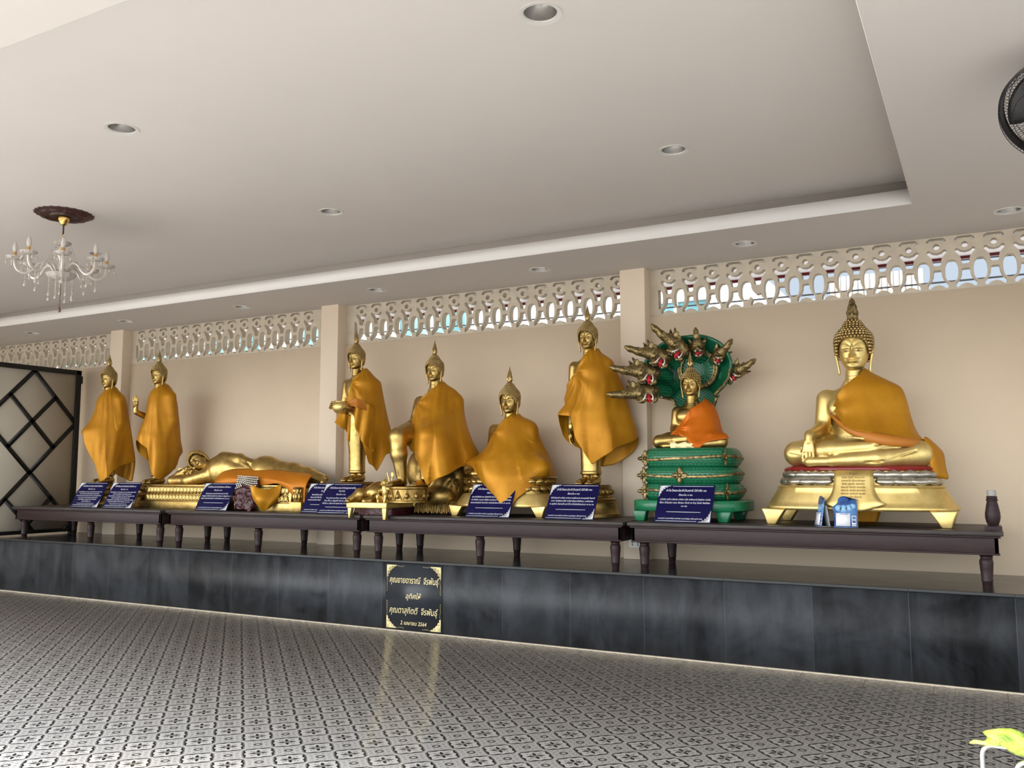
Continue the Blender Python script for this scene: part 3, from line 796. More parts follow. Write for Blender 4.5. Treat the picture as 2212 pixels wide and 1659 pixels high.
# ------------------------------------------------------------------ draped robes
def robe(name, c, alpha, rows, top, hem, m, label, folds=7, amp=.022, seed=1, off=.0, nt=200, ns=90, thick=.0025, fold0=.35, sag=None, group='saffron robes draped on the statues', cat='robe', parent=None, body=None, gap=.012, pmask=None, pinch=None):
    """cloth draped about a statue. rows: (z, left, right, front, back) seen from the side the cloth was arranged for;
       top/hem: (azimuth deg, z) control points, 0 = front, -90 = left side, 90 = right side"""
    rg = np.random.RandomState(seed)
    r = np.array(sorted(rows, reverse=True), float); sk = np.linspace(0, 1, len(r))
    # arc length parameter so that shoulders get as many rows as the skirt
    ln = np.concatenate([[0], np.cumsum(np.hypot(np.diff(r[:, 0]), np.diff((r[:, 1]+r[:, 2])/2)))]); sk = ln/ln[-1]
    th = np.linspace(-180, 180, nt, endpoint=False)
    def cyc(ctrl):
        ctrl = sorted(ctrl); a = np.array([p[0] for p in ctrl], float); b = np.array([p[1] for p in ctrl], float)
        a = np.concatenate([[a[-1]-360], a, [a[0]+360]]); b = np.concatenate([[b[-1]], b, [b[0]]])
        return np.interp(th, a, b)
    zt, zh = cyc(top), cyc(hem)
    ker = np.ones(5)/5
    zt = np.convolve(np.concatenate([zt[-2:], zt, zt[:2]]), ker, 'valid')
    zh = np.convolve(np.concatenate([zh[-2:], zh, zh[:2]]), ker, 'valid')
    s_of = lambda z: np.interp(-z, -r[:, 0], sk)
    st, sh = s_of(zt), s_of(zh)
    sh = np.maximum(sh, st+.006)
    j = np.linspace(0, 1, ns)
    Sg = st[:, None]+(sh-st)[:, None]*j[None, :]
    Z = pchip(sk, r[:, 0], Sg); wl, wr, df, db = [pchip(sk, r[:, i], Sg) for i in range(1, 5)]
    tr = np.radians(th)[:, None]
    sn, cs = np.sin(tr), np.cos(tr)
    f = np.zeros_like(Sg); ph = np.radians(th)[:, None]
    for k_ in range(4):
        n_ = folds*(.6+.35*k_)+rg.uniform(-.3, .3); n_ = round(n_)
        f += np.sin(n_*ph+rg.uniform(0, 6.28)+1.2*np.sin(2.2*Sg+rg.uniform(0, 6)))*(1.0/(1+.7*k_))
    f = np.sign(f)*np.abs(f)**.85+.35*(1-2*np.abs(np.sin((folds+1)*ph*.5+seed+.6*np.sin(3*Sg))))
    grow = sstep(fold0*.3, 1.0, Sg)**1.1+.10
    amp_ = amp*grow*f
    # fine creases
    amp_ += amp*.05*np.sin(17*ph+4*np.sin(4*Sg+seed))*np.sin(7*Sg+seed)
    if pinch is not None:                       # creases fanning out from where the cloth is tucked
        px_ = (th[:, None]-pinch[0])*.0042; pz_ = Z-pinch[1]; dd = np.sqrt(px_**2+pz_**2)
        amp_ += .011*np.sin(np.arctan2(pz_, px_)*11+3*dd)*np.exp(-dd/.26)*sstep(.0, .06, dd)
    if sag is not None: amp_ += sag(th[:, None], Z, Sg)
    X = np.where(sn > 0, wr, wl)*sn; Y = -np.where(cs > 0, df, db)*cs
    l = np.sqrt(X**2+Y**2)+1e-6
    if body is not None:                        # keep the cloth outside the figure
        sc, loc = body; ca, sa = math.cos(alpha), math.sin(alpha); dr = np.zeros_like(l)
        for it in range(12):
            k = 1+dr/l; wx = c[0]+(X*ca-Y*sa)*k-loc[0]; wy = c[1]+(X*sa+Y*ca)*k-loc[1]
            d = sc.sample(np.stack([wx, wy, Z-loc[2]], -1)); d = np.where(d > .5, 1, d)
            dr = np.maximum(dr, dr+np.clip(gap-d, 0, .03))
        if pmask is not None: dr = dr*(sstep(pmask[0]-12, pmask[0]+12, th)*sstep(pmask[1]+12, pmask[1]-12, th))[:, None]
        def blur(a, n):
            for _ in range(n):
                a = (np.roll(a, 1, 0)+a*2+np.roll(a, -1, 0))/4
                e_ = np.pad(a, ((0, 0), (1, 1)), mode='edge'); a = (e_[:, :-2]+2*e_[:, 1:-1]+e_[:, 2:])/4
            return a
        for n_ in (30, 12, 5): dr = np.maximum(dr, blur(dr, n_))
        dr = blur(dr, 3)
        X = X*(1+dr/l); Y = Y*(1+dr/l); l = l+dr
        amp_ = np.where(dr > .004, np.maximum(amp_, -.002-.0*dr), amp_)
    X = X*(1+(amp_+off)/l); Y = Y*(1+(amp_+off)/l)
    mb = MB().grid(np.stack([X, Y, Z-c[2]], -1), cu=True)
    o = obj(name, mb, m, parent, ang=None, loc=c, rz=alpha, label=label, cat=cat, group=group)
    md = o.modifiers.new('cloth', 'SOLIDIFY'); md.thickness = thick; md.offset = 1
    return o
def sheet(name, P, m, label, group=None, cat='cloth', thick=.003, sub=2):
    """free cloth from a coarse control net, smoothed"""
    mb = MB().grid(np.array(P, float))
    o = obj(name, mb, m, None, ang=None, label=label, cat=cat, group=group)
    s_ = o.modifiers.new('sub', 'SUBSURF'); s_.levels = sub; s_.render_levels = sub
    md = o.modifiers.new('cloth', 'SOLIDIFY'); md.thickness = thick; md.offset = 0
    return o
# ------------------------------------------------------------------ statues
def feet(sc, x, y, z, s=1, L=.20, k=.008):
    sc.cone((x, y, z+.10*s), (x, y, z+.035*s), .036*s, .034*s, .015)
    sc.cone((x, y+.02*s, z+.030*s), (x, y-(L-.06)*s, z+.020*s), .034*s, .026*s, .02)
    for i in range(5):
        tx = x+(-.026+.013*i)*s
        sc.cone((tx, y-(L-.075)*s, z+.014*s), (tx*1.0, y-(L-.02-.006*abs(i-1.5))*s, z+.011*s), .0095*s, .0085*s, .004)
def standing(sc, z0, s, arm):
    P = lambda x, y, z: (x*s, y*s, z0+z*s)
    lf = lambda rows: [(z0+z*s, a*s, b*s, 0, y*s) for z, a, b, y in rows]
    sc.loft(lf([(.095, .086, .070, 0), (.12, .083, .068, 0), (.25, .084, .072, 0), (.42, .100, .086, 0), (.56, .120, .096, .005), (.66, .110, .088, 0), (.74, .100, .080, 0), (.84, .116, .088, 0), (.93, .138, .096, .005), (.99, .145, .086, .01), (1.03, .105, .07, .012), (1.06, .06, .055, .012)]), .03, pw=2.3)
    for i in range(5):                                     # hem and wrap lines of the lower robe
        sc.path([P(-.11+.04*i, -.10, .60-.03*i), P(-.03+.025*i, -.096, .38), P(.07, -.075, .15+.05*i)], .004*s, .004, 'sub')
    sc.loft(lf([(.085, .090, .074, 0), (.105, .090, .074, 0)]), .006)
    sc.cone(P(0, .012, 1.0), P(0, .005, 1.12), .062*s, .05*s, .03)
    for sd in (-1, 1): feet(sc, .044*s*sd, .005, z0, s)
    # left arm close to the body
    if arm != 'bowl':
        sc.path([P(.142, .012, .985), P(.170, .02, .72), P(.155, -.04, .49)], [.052*s, .040*s, .03*s], .025)
        hand(sc, frame(P(.155, -.045, .46), (0, -.05, -1), (-1, 0, 0)), .95*s, side=-1)
    if arm != 'down': sc.save()
    if arm == 'down':
        sc.path([P(-.142, .012, .985), P(-.170, .02, .72), P(-.155, -.04, .49)], [.052*s, .040*s, .03*s], .025)
        hand(sc, frame(P(-.155, -.045, .46), (0, -.05, -1), (1, 0, 0)), .95*s, side=1)
    elif arm == 'raise':
        sc.path([P(-.142, .012, .985), P(-.180, .03, .735), P(-.17, -.18, .80)], [.052*s, .040*s, .030*s], .022)
        hand(sc, frame(P(-.17, -.195, .835), (-.05, .0, 1), (0, -1, 0)), 1.0*s, curl=(.08, .12, .1), spread=.05, side=1)
    elif arm == 'bowl':
        for sd in (-1, 1):
            sc.path([P(.142*sd, .012, .985), P(.175*sd, .0, .745), P(.115*sd, -.20, .735)], [.052*s, .041*s, .032*s], .022)
        hand(sc, frame(P(-.120, -.215, .745), (.20, -1, .06), (.9, .1, -.35)), .95*s, curl=(.45, .5, .4), side=1)
        hand(sc, frame(P(.115, -.215, .70), (-.35, -1, -.05), (-.5, 0, .85)), .95*s, curl=(.35, .4, .35), side=1)
def pedestal(parent, hs=.273, m=None, m2=None, sq=False):
    k = hs/.273
    p = MB().lathe([(.0, .271), (.165, .270), (.178, .255), (.172, .235), (.182, .222), (.186, .20), (.170, .182), (.172, .17), (.205, .165), (.215, .15), (.205, .138)][::-1], 40)
    # carved lotus ring
    for i in range(22):
        a = 2*PI*i/22; p.ell((.178*math.cos(a), .178*math.sin(a), .212), (.024, .024, .022), 8, 6)
    obj('pedestal_top', MB().merge(p, S(1, 1, k)), m or M_oldgold, parent, ang=50)
    q = MB().lathe([(.245, 0), (.255, .004), (.255, .03), (.238, .045), (.222, .115), (.228, .130), (.210, .140), (.0, .141)], 40 if not sq else 4, pw=2)
    M = S(1, 1, k) if not sq else S(1, 1, k) @ RZ(PI/4)
    obj('pedestal_foot', MB().merge(q, M), m2 or M_gold, parent, ang=45)
def standing_statue(name, label, X0, Y0, zf, chin, W, arm, res=.0062, m=None, pm=None, pm2=None, sq=False, skip_ped=False):
    t = thing(name, label, 'statue', (X0, Y0, ZT), 0, 'gilded statues on the tables')
    z0 = zf-ZT; s = (chin-zf)/1.115
    sc = Sculpt((-.40, -.46, z0-.02), (.40, .22, z0+1.16*s), res)
    standing(sc, z0, s, arm)
    b = sc.mb(); e = add_head(b, t, (0, -.045, chin-ZT), W, M=None)
    obj('body', b, m or M_gold, t, ang=None); obj('eye_inlay', e, M_eye, t)
    pedestal(t, z0, pm, pm2, sq)
    return t, (sc, (X0, Y0, ZT))
# heads are a little taller than wide
HEADZ = 1.065
_ah = add_head
def add_head(body_mb, parent, chin, W, lean=0, turn=0, M=None, **k):
    A = (M if M is not None else Matrix()) @ T(*chin) @ S(1, 1, HEADZ)
    return _ah(body_mb, parent, (0, 0, 0), W, lean, turn, M=A, **k)

_, b1 = standing_statue('standing_buddha', 'gold standing statue in a long robe, leftmost on the tables beside the gate', -9.24, .62, 1.246, 2.372, .183, 'down')
_, b2 = standing_statue('standing_buddha', 'gold standing statue with its right palm raised, second from the gate', -8.365, .62, 1.240, 2.372, .178, 'raise')
t4s, b4 = standing_statue('standing_buddha', 'gold standing statue holding an alms bowl before its belly', -5.495, .62, 1.270, 2.378, .178, 'bowl')
bw = MB().lathe([(.02, -.062), (.05, -.058), (.078, -.03), (.088, .0), (.080, .03), (.064, .045), (.066, .052), (.058, .056), (.05, .046), (.0, .040)], 32, (0, -.262, 1.020))
obj('alms_bowl', bw, M_gold2, t4s)
_, b7 = standing_statue('standing_buddha', 'gold standing statue beside the pillar, right of the seated statues', -3.02, .72, 1.248, 2.418, .176, 'down', pm=M_oldgold, pm2=M_oldgold)

# robes on the standing statues
A_ = lambda x, y: math.atan2(-x, y+6.31)
robe('robe', (-9.24, .62, 1.8), A_(-9.24, .62),
     [(2.40, .04, .05, .05, .06), (2.37, .06, .07, .07, .09), (2.30, .11, .13, .12, .14), (2.23, .145, .175, .14, .16), (2.10, .165, .197, .165, .18), (1.95, .215, .222, .185, .19), (1.85, .268, .24, .20, .20), (1.68, .245, .265, .22, .21), (1.5, .20, .288, .23, .21), (1.24, .13, .265, .22, .20)],
     [(-180, 2.2), (-143, 2.12), (-110, 2.22), (-85, 2.33), (-60, 2.385), (0, 2.385), (150, 2.385)],
     [(-95, 1.84), (-72, 1.82), (-66, 1.68), (-45, 1.42), (-40, 1.25), (-15, 1.27), (6, 1.33), (12, 1.385), (70, 1.50), (92, 1.525), (110, 1.27), (130, 1.26), (180, 1.42), (-140, 1.6)],
     M_robe, 'long saffron brocade robe on the leftmost standing statue', 4, .036, 3, body=b1)
robe('robe', (-8.4, .62, 1.8), A_(-8.4, .62),
     [(2.40, .03, .075, .05, .06), (2.37, .04, .11, .07, .09), (2.32, .07, .148, .11, .13), (2.25, .105, .178, .14, .16), (2.15, .118, .207, .165, .18), (2.02, .13, .222, .18, .19), (1.85, .18, .245, .20, .20), (1.74, .205, .26, .22, .21), (1.6, .20, .287, .23, .21), (1.4, .19, .28, .22, .20), (1.24, .15, .25, .2, .2)],
     [(-180, 2.2), (-143, 2.1), (-115, 2.22), (-85, 2.28), (-50, 2.36), (0, 2.385), (150, 2.385)],
     [(-95, 1.74), (-70, 1.72), (-36, 1.63), (-32, 1.48), (-5, 1.32), (8, 1.28), (20, 1.31), (58, 1.43), (66, 1.55), (90, 1.61), (140, 1.4), (180, 1.4), (-130, 1.55)],
     M_robe, 'saffron brocade robe on the standing statue with the raised palm', 4, .036, 8, body=b2)
rb = robe('robe', (-5.45, .62, 1.8), A_(-5.45, .62),
     [(2.395, .05, .05, .05, .06), (2.36, .075, .085, .08, .1), (2.31, .10, .13, .11, .13), (2.26, .118, .183, .13, .15), (2.15, .126, .207, .15, .17), (2.04, .13, .226, .17, .18), (1.9, .15, .25, .19, .19), (1.75, .16, .28, .20, .2), (1.6, .15, .312, .21, .2), (1.42, .14, .30, .2, .2), (1.33, .14, .28, .2, .2)],
     [(-180, 2.1), (-140, 2.0), (-100, 2.06), (-80, 2.14), (-55, 2.26), (-25, 2.33), (10, 2.385), (40, 2.395), (150, 2.395)],
     [(-95, 1.99), (-60, 1.95), (-30, 1.91), (-20, 1.80), (3, 1.65), (14, 1.45), (28, 1.42), (41, 1.355), (46, 1.53), (90, 1.605), (150, 1.5), (-150, 1.6)],
     M_robe, 'saffron brocade robe on the statue with the alms bowl, open over a gold skirt', 4, .034, 5, body=b4, pinch=(-60, 2.24))
# cloth hanging from the bowl-bearing forearm
def free_end(name, parent, P, m=None, th=.0025, sub=2, amp=0):
    o = obj(name, MB().grid(np.array(P, float)), m or M_robe, parent, ang=None)
    s_ = o.modifiers.new('sub', 'SUBSURF'); s_.levels = sub; s_.render_levels = sub
    md = o.modifiers.new('cloth', 'SOLIDIFY'); md.thickness = th; md.offset = 0
    return o
def pleats(top, bot, n=3, amp=.014, nu=40, nv=16, bulge=.0):
    """hanging cloth between a top and a bottom polyline of 3D points, with pleats deepening downwards"""
    def samp(p):
        p = np.array(p, float); L = np.concatenate([[0], np.cumsum(np.linalg.norm(np.diff(p, axis=0), axis=1))]); L /= L[-1]
        return np.stack([np.interp(np.linspace(0, 1, nu), L, p[:, i]) for i in range(3)], 1)
    A, B = samp(top), samp(bot); v = np.linspace(0, 1, nv)[None, :, None]
    P = A[:, None]*(1-v)+B[:, None]*v
    u = np.linspace(0, 1, nu)[:, None]; vv = np.linspace(0, 1, nv)[None, :]
    P[..., 1] += amp*(.25+.75*vv)*np.sin(2*PI*n*u+1.5*vv)-bulge*np.sin(PI*vv)*np.sin(PI*u)
    P[..., 0] += amp*.5*vv*np.cos(2*PI*n*u)
    return P
# ends of the cloth falling beside the bowl (in the frame the robe was arranged for)
def hung(name, parent, P, m=None):
    o = obj(name, MB().grid(P), m or M_robe, parent, ang=None); md = o.modifiers.new('cloth', 'SOLIDIFY'); md.thickness = .003; md.offset = 0; return o
hung('hanging_end', rb, pleats([(-.215, -.17, .135), (-.16, -.20, .13), (-.10, -.17, .115)], [(-.262, -.19, .04), (-.20, -.21, .0), (-.148, -.19, -.032), (-.135, -.18, -.10), (-.10, -.16, -.145)], 1.6, .014))
hung('forearm_drape', rb, pleats([(-.115, -.21, .245), (-.03, -.245, .262), (.07, -.22, .235), (.12, -.19, .19)], [(-.062, -.20, .10), (-.05, -.22, -.02), (.0, -.23, -.13), (.06, -.22, -.20), (.12, -.20, -.25)], 2.2, .016))
hung('sleeve_fold', rb, pleats([(-.125, -.20, .255), (-.05, -.25, .275), (.03, -.24, .25)], [(-.115, -.225, .20), (-.04, -.27, .185), (.05, -.235, .155)], 1.0, .012), M_robelining)
robe('robe', (-3.02, .72, 1.8), A_(-3.02, .72),
     [(2.435, .05, .08, .06, .07), (2.40, .075, .10, .09, .1), (2.34, .11, .175, .12, .13), (2.25, .132, .225, .15, .15), (2.11, .145, .28, .17, .16), (1.95, .20, .315, .19, .17), (1.86, .25, .335, .21, .18), (1.67, .25, .373, .24, .2), (1.55, .22, .36, .24, .2), (1.39, .2, .3, .22, .2)],
     [(-180, 2.2), (-120, 2.08), (-92, 2.17), (-66, 2.25), (-40, 2.345), (-10, 2.41), (20, 2.435), (150, 2.435)],
     [(-95, 1.86), (-62, 1.84), (-50, 1.83), (-34, 1.62), (-15, 1.50), (3, 1.415), (35, 1.56), (60, 1.60), (90, 1.67), (130, 1.42), (150, 1.40), (180, 1.5), (-130, 1.6)],
     M_robe, 'saffron brocade robe with a pointed hem on the standing statue by the pillar', 4, .040, 11, body=b7, pinch=(-70, 2.22))

# ------------------------------------------------------------------ seated figures
def torso(sc, z0, s, dy=0):
    sc.loft([(z0+z*s, a*s, b*s, 0, (y+dy)*s) for z, a, b, y in [(.05, .20, .15, .06), (.18, .165, .125, .07), (.30, .19, .13, .06), (.42, .225, .14, .05), (.49, .235, .13, .055), (.545, .195, .10, .06), (.585, .12, .08, .06), (.62, .085, .075, .055)]], .045*s, pw=2.3)
    sc.ell((0, (-.05+dy)*s, z0+.425*s), (.17*s, .045*s, .075*s), .06*s)
    sc.cone((0, (.055+dy)*s, z0+.56*s), (0, (.04+dy)*s, z0+.70*s), .085*s, .07*s, .04*s)
def crossed(sc, z0, s):
    P = lambda x, y, z: (x*s, y*s, z0+z*s)
    sc.ell(P(0, .07, .09), (.27*s, .20*s, .11*s), .04*s)
    for d in (-1, 1): sc.path([P(.13*d, .05, .105), P(.30*d, -.05, .10), P(.415*d, -.10, .088)], [.12*s, .11*s, .092*s], .05*s)
    sc.path([P(.415, -.11, .072), P(.15, -.235, .050), P(-.14, -.275, .036)], [.088*s, .066*s, .042*s], .02*s)
    sc.path([P(-.14, -.272, .032), P(-.30, -.265, .030), P(-.345, -.25, .034)], [.036*s, .034*s, .022*s], .015*s)
    sc.path([P(-.415, -.11, .096), P(-.15, -.215, .112), P(.14, -.235, .135)], [.09*s, .068*s, .045*s], .016*s)
    sc.path([P(.14, -.232, .140), P(.28, -.195, .152), P(.33, -.17, .150)], [.038*s, .036*s, .022*s], .012*s)
def lap_arm(sc, z0, s, sd):
    P = lambda x, y, z: (x*s*sd, y*s, z0+z*s)
    sc.path([P(.212, .055, .50), P(.242, .03, .265), P(.115, -.17, .185)], [.074*s, .058*s, .042*s], .035*s)
    hand(sc, frame(P(.10, -.18, .18+(.012 if sd < 0 else 0)), (-sd, -.12, -.05), (0, -.1, 1)), 1.15*s, curl=(.1, .15, .1), side=sd, k=.008)
# the big statue on the right: touching the earth
big = thing('seated_buddha', 'largest gold seated statue, on a gold and silver lotus stand at the right end', 'statue', (-.825, .58, ZT), 0, 'gilded statues on the tables')
zb = .425
sc = Sculpt((-.58, -.42, zb-.03), (.58, .36, zb+.74), .0056)
crossed(sc, zb, 1.0); torso(sc, zb, 1.0)
sc.path([(.212, .055, zb+.50), (.242, .03, zb+.265), (.16, -.09, zb+.20)], [.074, .058, .045], .035); sc.save(); b9 = (sc, (-.825, .58, ZT))
sc.path([(-.212, .055, zb+.50), (-.245, .03, zb+.275), (-.297, -.225, zb+.222), (-.302, -.252, zb+.205)], [.078, .060, .035, .028], .03)
hand(sc, frame((-.302, -.262, zb+.186), (-.05, -.14, -1), (0, 1, -.14)), 1.04, curl=(.08, .14, .14), spread=.12, side=-1, k=.005)
P_ = lambda x, y, z: (x, y, zb+z)
for q in ([P_(-.46, -.19, .09), P_(-.30, -.245, .055), P_(-.10, -.29, .075), P_(.02, -.30, .125)], [P_(.40, -.20, .10), P_(.22, -.285, .03), P_(.08, -.30, .02)], [P_(.02, -.30, .16), P_(.0, -.32, .10), P_(-.03, -.33, .05)], [P_(.30, -.20, .175), P_(.12, -.29, .135), P_(-.02, -.31, .075)]):
    sc.path(q, .006, .006, 'sub')
for q in ([P_(-.05, -.28, .205), P_(.07, -.27, .19), P_(.11, -.24, .21)], [P_(-.16, -.03, .34), P_(-.02, -.10, .25), P_(.10, -.12, .19)]): sc.path(q, .010, .012)
sc.path([P_(-.15, -.05, .30), P_(-.02, -.09, .22)], .005, .006, 'sub')
b = sc.mb(); e = add_head(b, big, (0, .0, 2.092-ZT), .268, flame=FLAME2, mat_flame=M_bronze, hair_mat=M_curl, hair=HAIR_B)
obj('body', b, M_gold2, big, ang=None); obj('eye_inlay', e, M_eye, big)
# stand
SY = .55
pl = MB().lathe([(.60, .108), (.640, .108), (.655, .118), (.655, .132), (.640, .142), (.622, .17), (.590, .225), (.565, .262), (.572, .272), (.56, .284), (.50, .288)], 96, (0, 0, 0), sy=SY, pw=3.2)
obj('stand', pl, M_gold2, big, ang=50)
for sx in (-1, 1):
    for sy in (-1, 1):
        poly = [(.475, .112), (.545, .0), (.605, .0), (.622, .06), (.645, .118)]
        poly = poly if sx > 0 else [(-a, z) for a, z in poly][::-1]
        y0 = -.325 if sy < 0 else .235
        obj('leg', MB().prism(poly, y0, y0+.09), M_gold2, big, ang=None, bevel=.008)
core = MB().lathe([(.50, .284), (.505, .33), (.515, .385), (.50, .392)], 64, sy=SY, pw=3.0)
obj('lotus_core', core, M_gold2, big)
def perim(u, hw, hd, pw=3.0):
    a = 2*PI*u; c, s_ = math.cos(a), math.sin(a)
    return math.copysign(abs(c)**(2/pw), c)*hw, math.copysign(abs(s_)**(2/pw), s_)*hd
def petals(name, parent, n, hw, hd, z0, h, w, up, m, bulge=.022, skip=None, pw=3.0, tilt=.0):
    ts = np.linspace(0, 1, 2001); pts = np.array([perim(t_, hw, hd, pw) for t_ in ts]); L = np.concatenate([[0], np.cumsum(np.linalg.norm(np.diff(pts, axis=0), axis=1))])
    mb = MB()
    for i in range(n):
        l = L[-1]*(i+.5*(not up))/n; u = np.interp(l, L, ts); x, y = perim(u, hw, hd, pw); x2, y2 = perim(u+.002, hw, hd, pw)
        if skip and skip(x, y): continue
        a = math.atan2(y2-y, x2-x)
        U, V = np.meshgrid(np.linspace(-1, 1, 9), np.linspace(0, 1, 9), indexing='ij')
        wd = w*np.where(V < .45, .75+.25*np.sin(V/.45*PI/2), np.cos((V-.45)/.55*PI/2)**.8)
        bz = (1-U**2)*np.sin(PI*np.clip(V*.9+.08, 0, 1))*bulge
        zz = z0+(V if up else -V)*h
        P = np.stack([U*wd, -bz-.003-(V*tilt), zz], -1)
        mb.grid(P, M=T(x, y, 0) @ RZ(a), flip=not up)
    o = obj(name, mb, m, parent, ang=60); md = o.modifiers.new('th', 'SOLIDIFY'); md.thickness = .006; md.offset = -1
    return o
petals('lotus_petals', big, 26, .514, .514*SY, .333, .060, .078, True, M_silver, .020, skip=lambda x, y: y < 0 and abs(x) < .155)
petals('lotus_petals', big, 26, .528, .528*SY, .340, .060, .078, False, M_silver, .022, skip=lambda x, y: y < 0 and abs(x) < .155, tilt=.01)
cu = MB().lathe([(.50, .388), (.520, .392), (.524, .400), (.515, .412), (.470, .424), (.40, .440), (.001, .440)], 64, sy=SY, pw=2.8)
obj('red_cushion', cu, M_redlac, big, label='dark red lacquered cushion under the figure')
rows = [(.392, .128, -.300), (.34, .130, -.310), (.27, .135, -.338), (.22, .150, -.352), (.18, .180, -.366), (.15, .215, -.374), (.125, .165, -.376), (.098, .075, -.376)]
pn = []
for z, w, y in rows: pn.append([(w*u, y-.012+.010*abs(u)**3, z+(.012*abs(u)**2 if z < .16 else 0)) for u in np.linspace(-1, 1, 11)])
o = obj('inscription_panel', MB().grid(np.array(pn)), M_gold2, big, ang=60); md = o.modifiers.new('th', 'SOLIDIFY'); md.thickness = .012; md.offset = -1
ln = [('คำบูชา', .022, 0, .362, .11)]
for i, s_ in enumerate(['นะโม ตัสสะ ภะคะวะโต', 'อะระหะโต สัมมาสัมพุท', 'ธัสสะ พุทธัง สะระณัง', 'คัจฉามิ ธัมมัง สะระณัง', 'คัจฉามิ สังฆัง สะระณัง', 'คัจฉามิ ทุติยัมปิ พุทธัง', 'สะระณัง คัจฉามิ', 'ตะติยัมปิ']):
    ln.append((s_, .0185, 0, .336-.0225*i, .19))
tx = text_mb(ln, .0006)
V_ = np.concatenate(tx.v); zz = V_[:, 1].copy()
yy = np.interp(zz, [r_[0] for r_ in rows][::-1], [r_[2]-.013 for r_ in rows][::-1])
tx.v = [np.stack([V_[:, 0], yy-V_[:, 2]-.0026, zz], 1)]
obj('inscription', tx, M_darkprint, obj_ := bpy.data.objects['inscription_panel'], ang=None)
rb = robe('robe', (-.84, .58, 1.8), A_(-.84, .58),
     [(2.115, .04, .09, .08, .09), (2.075, .09, .145, .11, .12), (2.02, .14, .24, .14, .15), (1.96, .18, .33, .165, .17), (1.87, .172, .366, .185, .18), (1.78, .166, .387, .20, .18), (1.69, .17, .412, .235, .18), (1.6, .2, .452, .285, .18), (1.53, .2, .482, .31, .18)],
     [(-180, 1.95), (-130, 1.74), (-95, 1.775), (-75, 1.82), (-50, 1.87), (-15, 1.99), (0, 2.03), (30, 2.09), (60, 2.115), (150, 2.115)],
     [(-100, 1.765), (-75, 1.755), (-45, 1.71), (0, 1.645), (35, 1.60), (70, 1.565), (92, 1.56), (150, 1.55), (-150, 1.70)],
     M_robe, 'saffron brocade robe over one shoulder of the largest seated statue', 4, .018, 21, fold0=.1, body=b9, pmask=(-35, 175), pinch=(-82, 1.79))
c_ = [(-.165, -.12, -.022), (-.10, -.20, -.10), (.0, -.255, -.165), (.12, -.285, -.20), (.25, -.285, -.225), (.36, -.24, -.235), (.44, -.16, -.238)]
wd = [.016, .034, .050, .056, .052, .044, .03]
g_ = []
for (x, y, z), w in zip(c_, wd): g_.append([(x, y+.01, z+w*.55), (x, y-.012, z+w*.3), (x, y-.018, z-w*.4), (x, y-.006, z-w*1.05), (x, y+.012, z-w*.75)])
free_end('folded_edge', rb, g_, M_robelining)
free_end('hanging_end', rb, [[(.44, -.17, -.20), (.465, -.20, -.26), (.47, -.20, -.36), (.485, -.18, -.505)], [(.47, -.15, -.205), (.50, -.20, -.26), (.50, -.215, -.38), (.515, -.19, -.50)], [(.50, -.10, -.225), (.545, -.14, -.27), (.545, -.16, -.40), (.555, -.15, -.49)], [(.52, -.06, -.26), (.585, -.09, -.30), (.575, -.11, -.42), (.61, -.11, -.515)]])
free_end('side_end', rb, [[(-.17, .06, .0), (-.165, -.02, -.02), (-.160, -.05, -.03)], [(-.21, .05, -.10), (-.19, -.04, -.11), (-.165, -.07, -.09)], [(-.255, .03, -.18), (-.22, -.04, -.185), (-.175, -.08, -.16)]])
free_end('back_end', rb, [[(-.20, .34, .0), (.0, .36, .0), (.2, .36, .0)], [(-.2, .41, -.40), (.02, .42, -.40), (.22, .42, -.40)], [(-.08, .44, -.70), (.05, .45, -.70), (.20, .445, -.66)], [(.02, .44, -.98), (.05, .445, -1.0), (.09, .44, -.96)]])

# seated statue between the western-seated one and the standing one
s6 = thing('seated_buddha', 'gold meditating statue wrapped in saffron cloth on a four-legged gold stand', 'statue', (-3.765, .62, ZT), 0, 'gilded statues on the tables')
zs = 1.320-ZT; q_ = .835
sc = Sculpt((-.48, -.36, zs-.03), (.48, .30, zs+.62), .0064); crossed(sc, zs, q_); torso(sc, zs, q_); lap_arm(sc, zs, q_, 1); sc.save(); lap_arm(sc, zs, q_, -1); b6 = (sc, (-3.765, .62, ZT))
b = sc.mb(); e = add_head(b, s6, (0, -.01, 1.877-ZT), .192, hair_mat=M_curl)
obj('body', b, M_gold, s6, ang=None); obj('eye_inlay', e, M_eye, s6)
st = MB().lathe([(.46, .085), (.495, .085), (.505, .095), (.50, .108), (.47, .15), (.445, .185), (.43, .20), (.0, .20)], 72, sy=.60, pw=2.8)
obj('stand', st, M_gold2, s6, ang=50)
obj('lotus_core', MB().lathe([(.40, .19), (.385, .25), (.42, .31), (.445, .335), (.43, .348), (.0, .35)], 64, sy=.60, pw=2.6), M_gold, s6)
petals('lotus_petals', s6, 30, .40, .24, .27, .055, .05, True, M_gold, .02, pw=2.6, tilt=.025)
petals('lotus_petals', s6, 30, .40, .24, .275, .06, .05, False, M_gold, .022, pw=2.6, tilt=.025)
for sx in (-1, 1):
    for sy in (-1, 1):
        poly = [(.34, .088), (.395, .0), (.45, .0), (.465, .05), (.485, .10)]; poly = poly if sx > 0 else [(-a, z) for a, z in poly][::-1]
        y0 = -.27 if sy < 0 else .19
        obj('leg', MB().prism(poly, y0, y0+.08), M_gold2, s6, ang=None, bevel=.007)
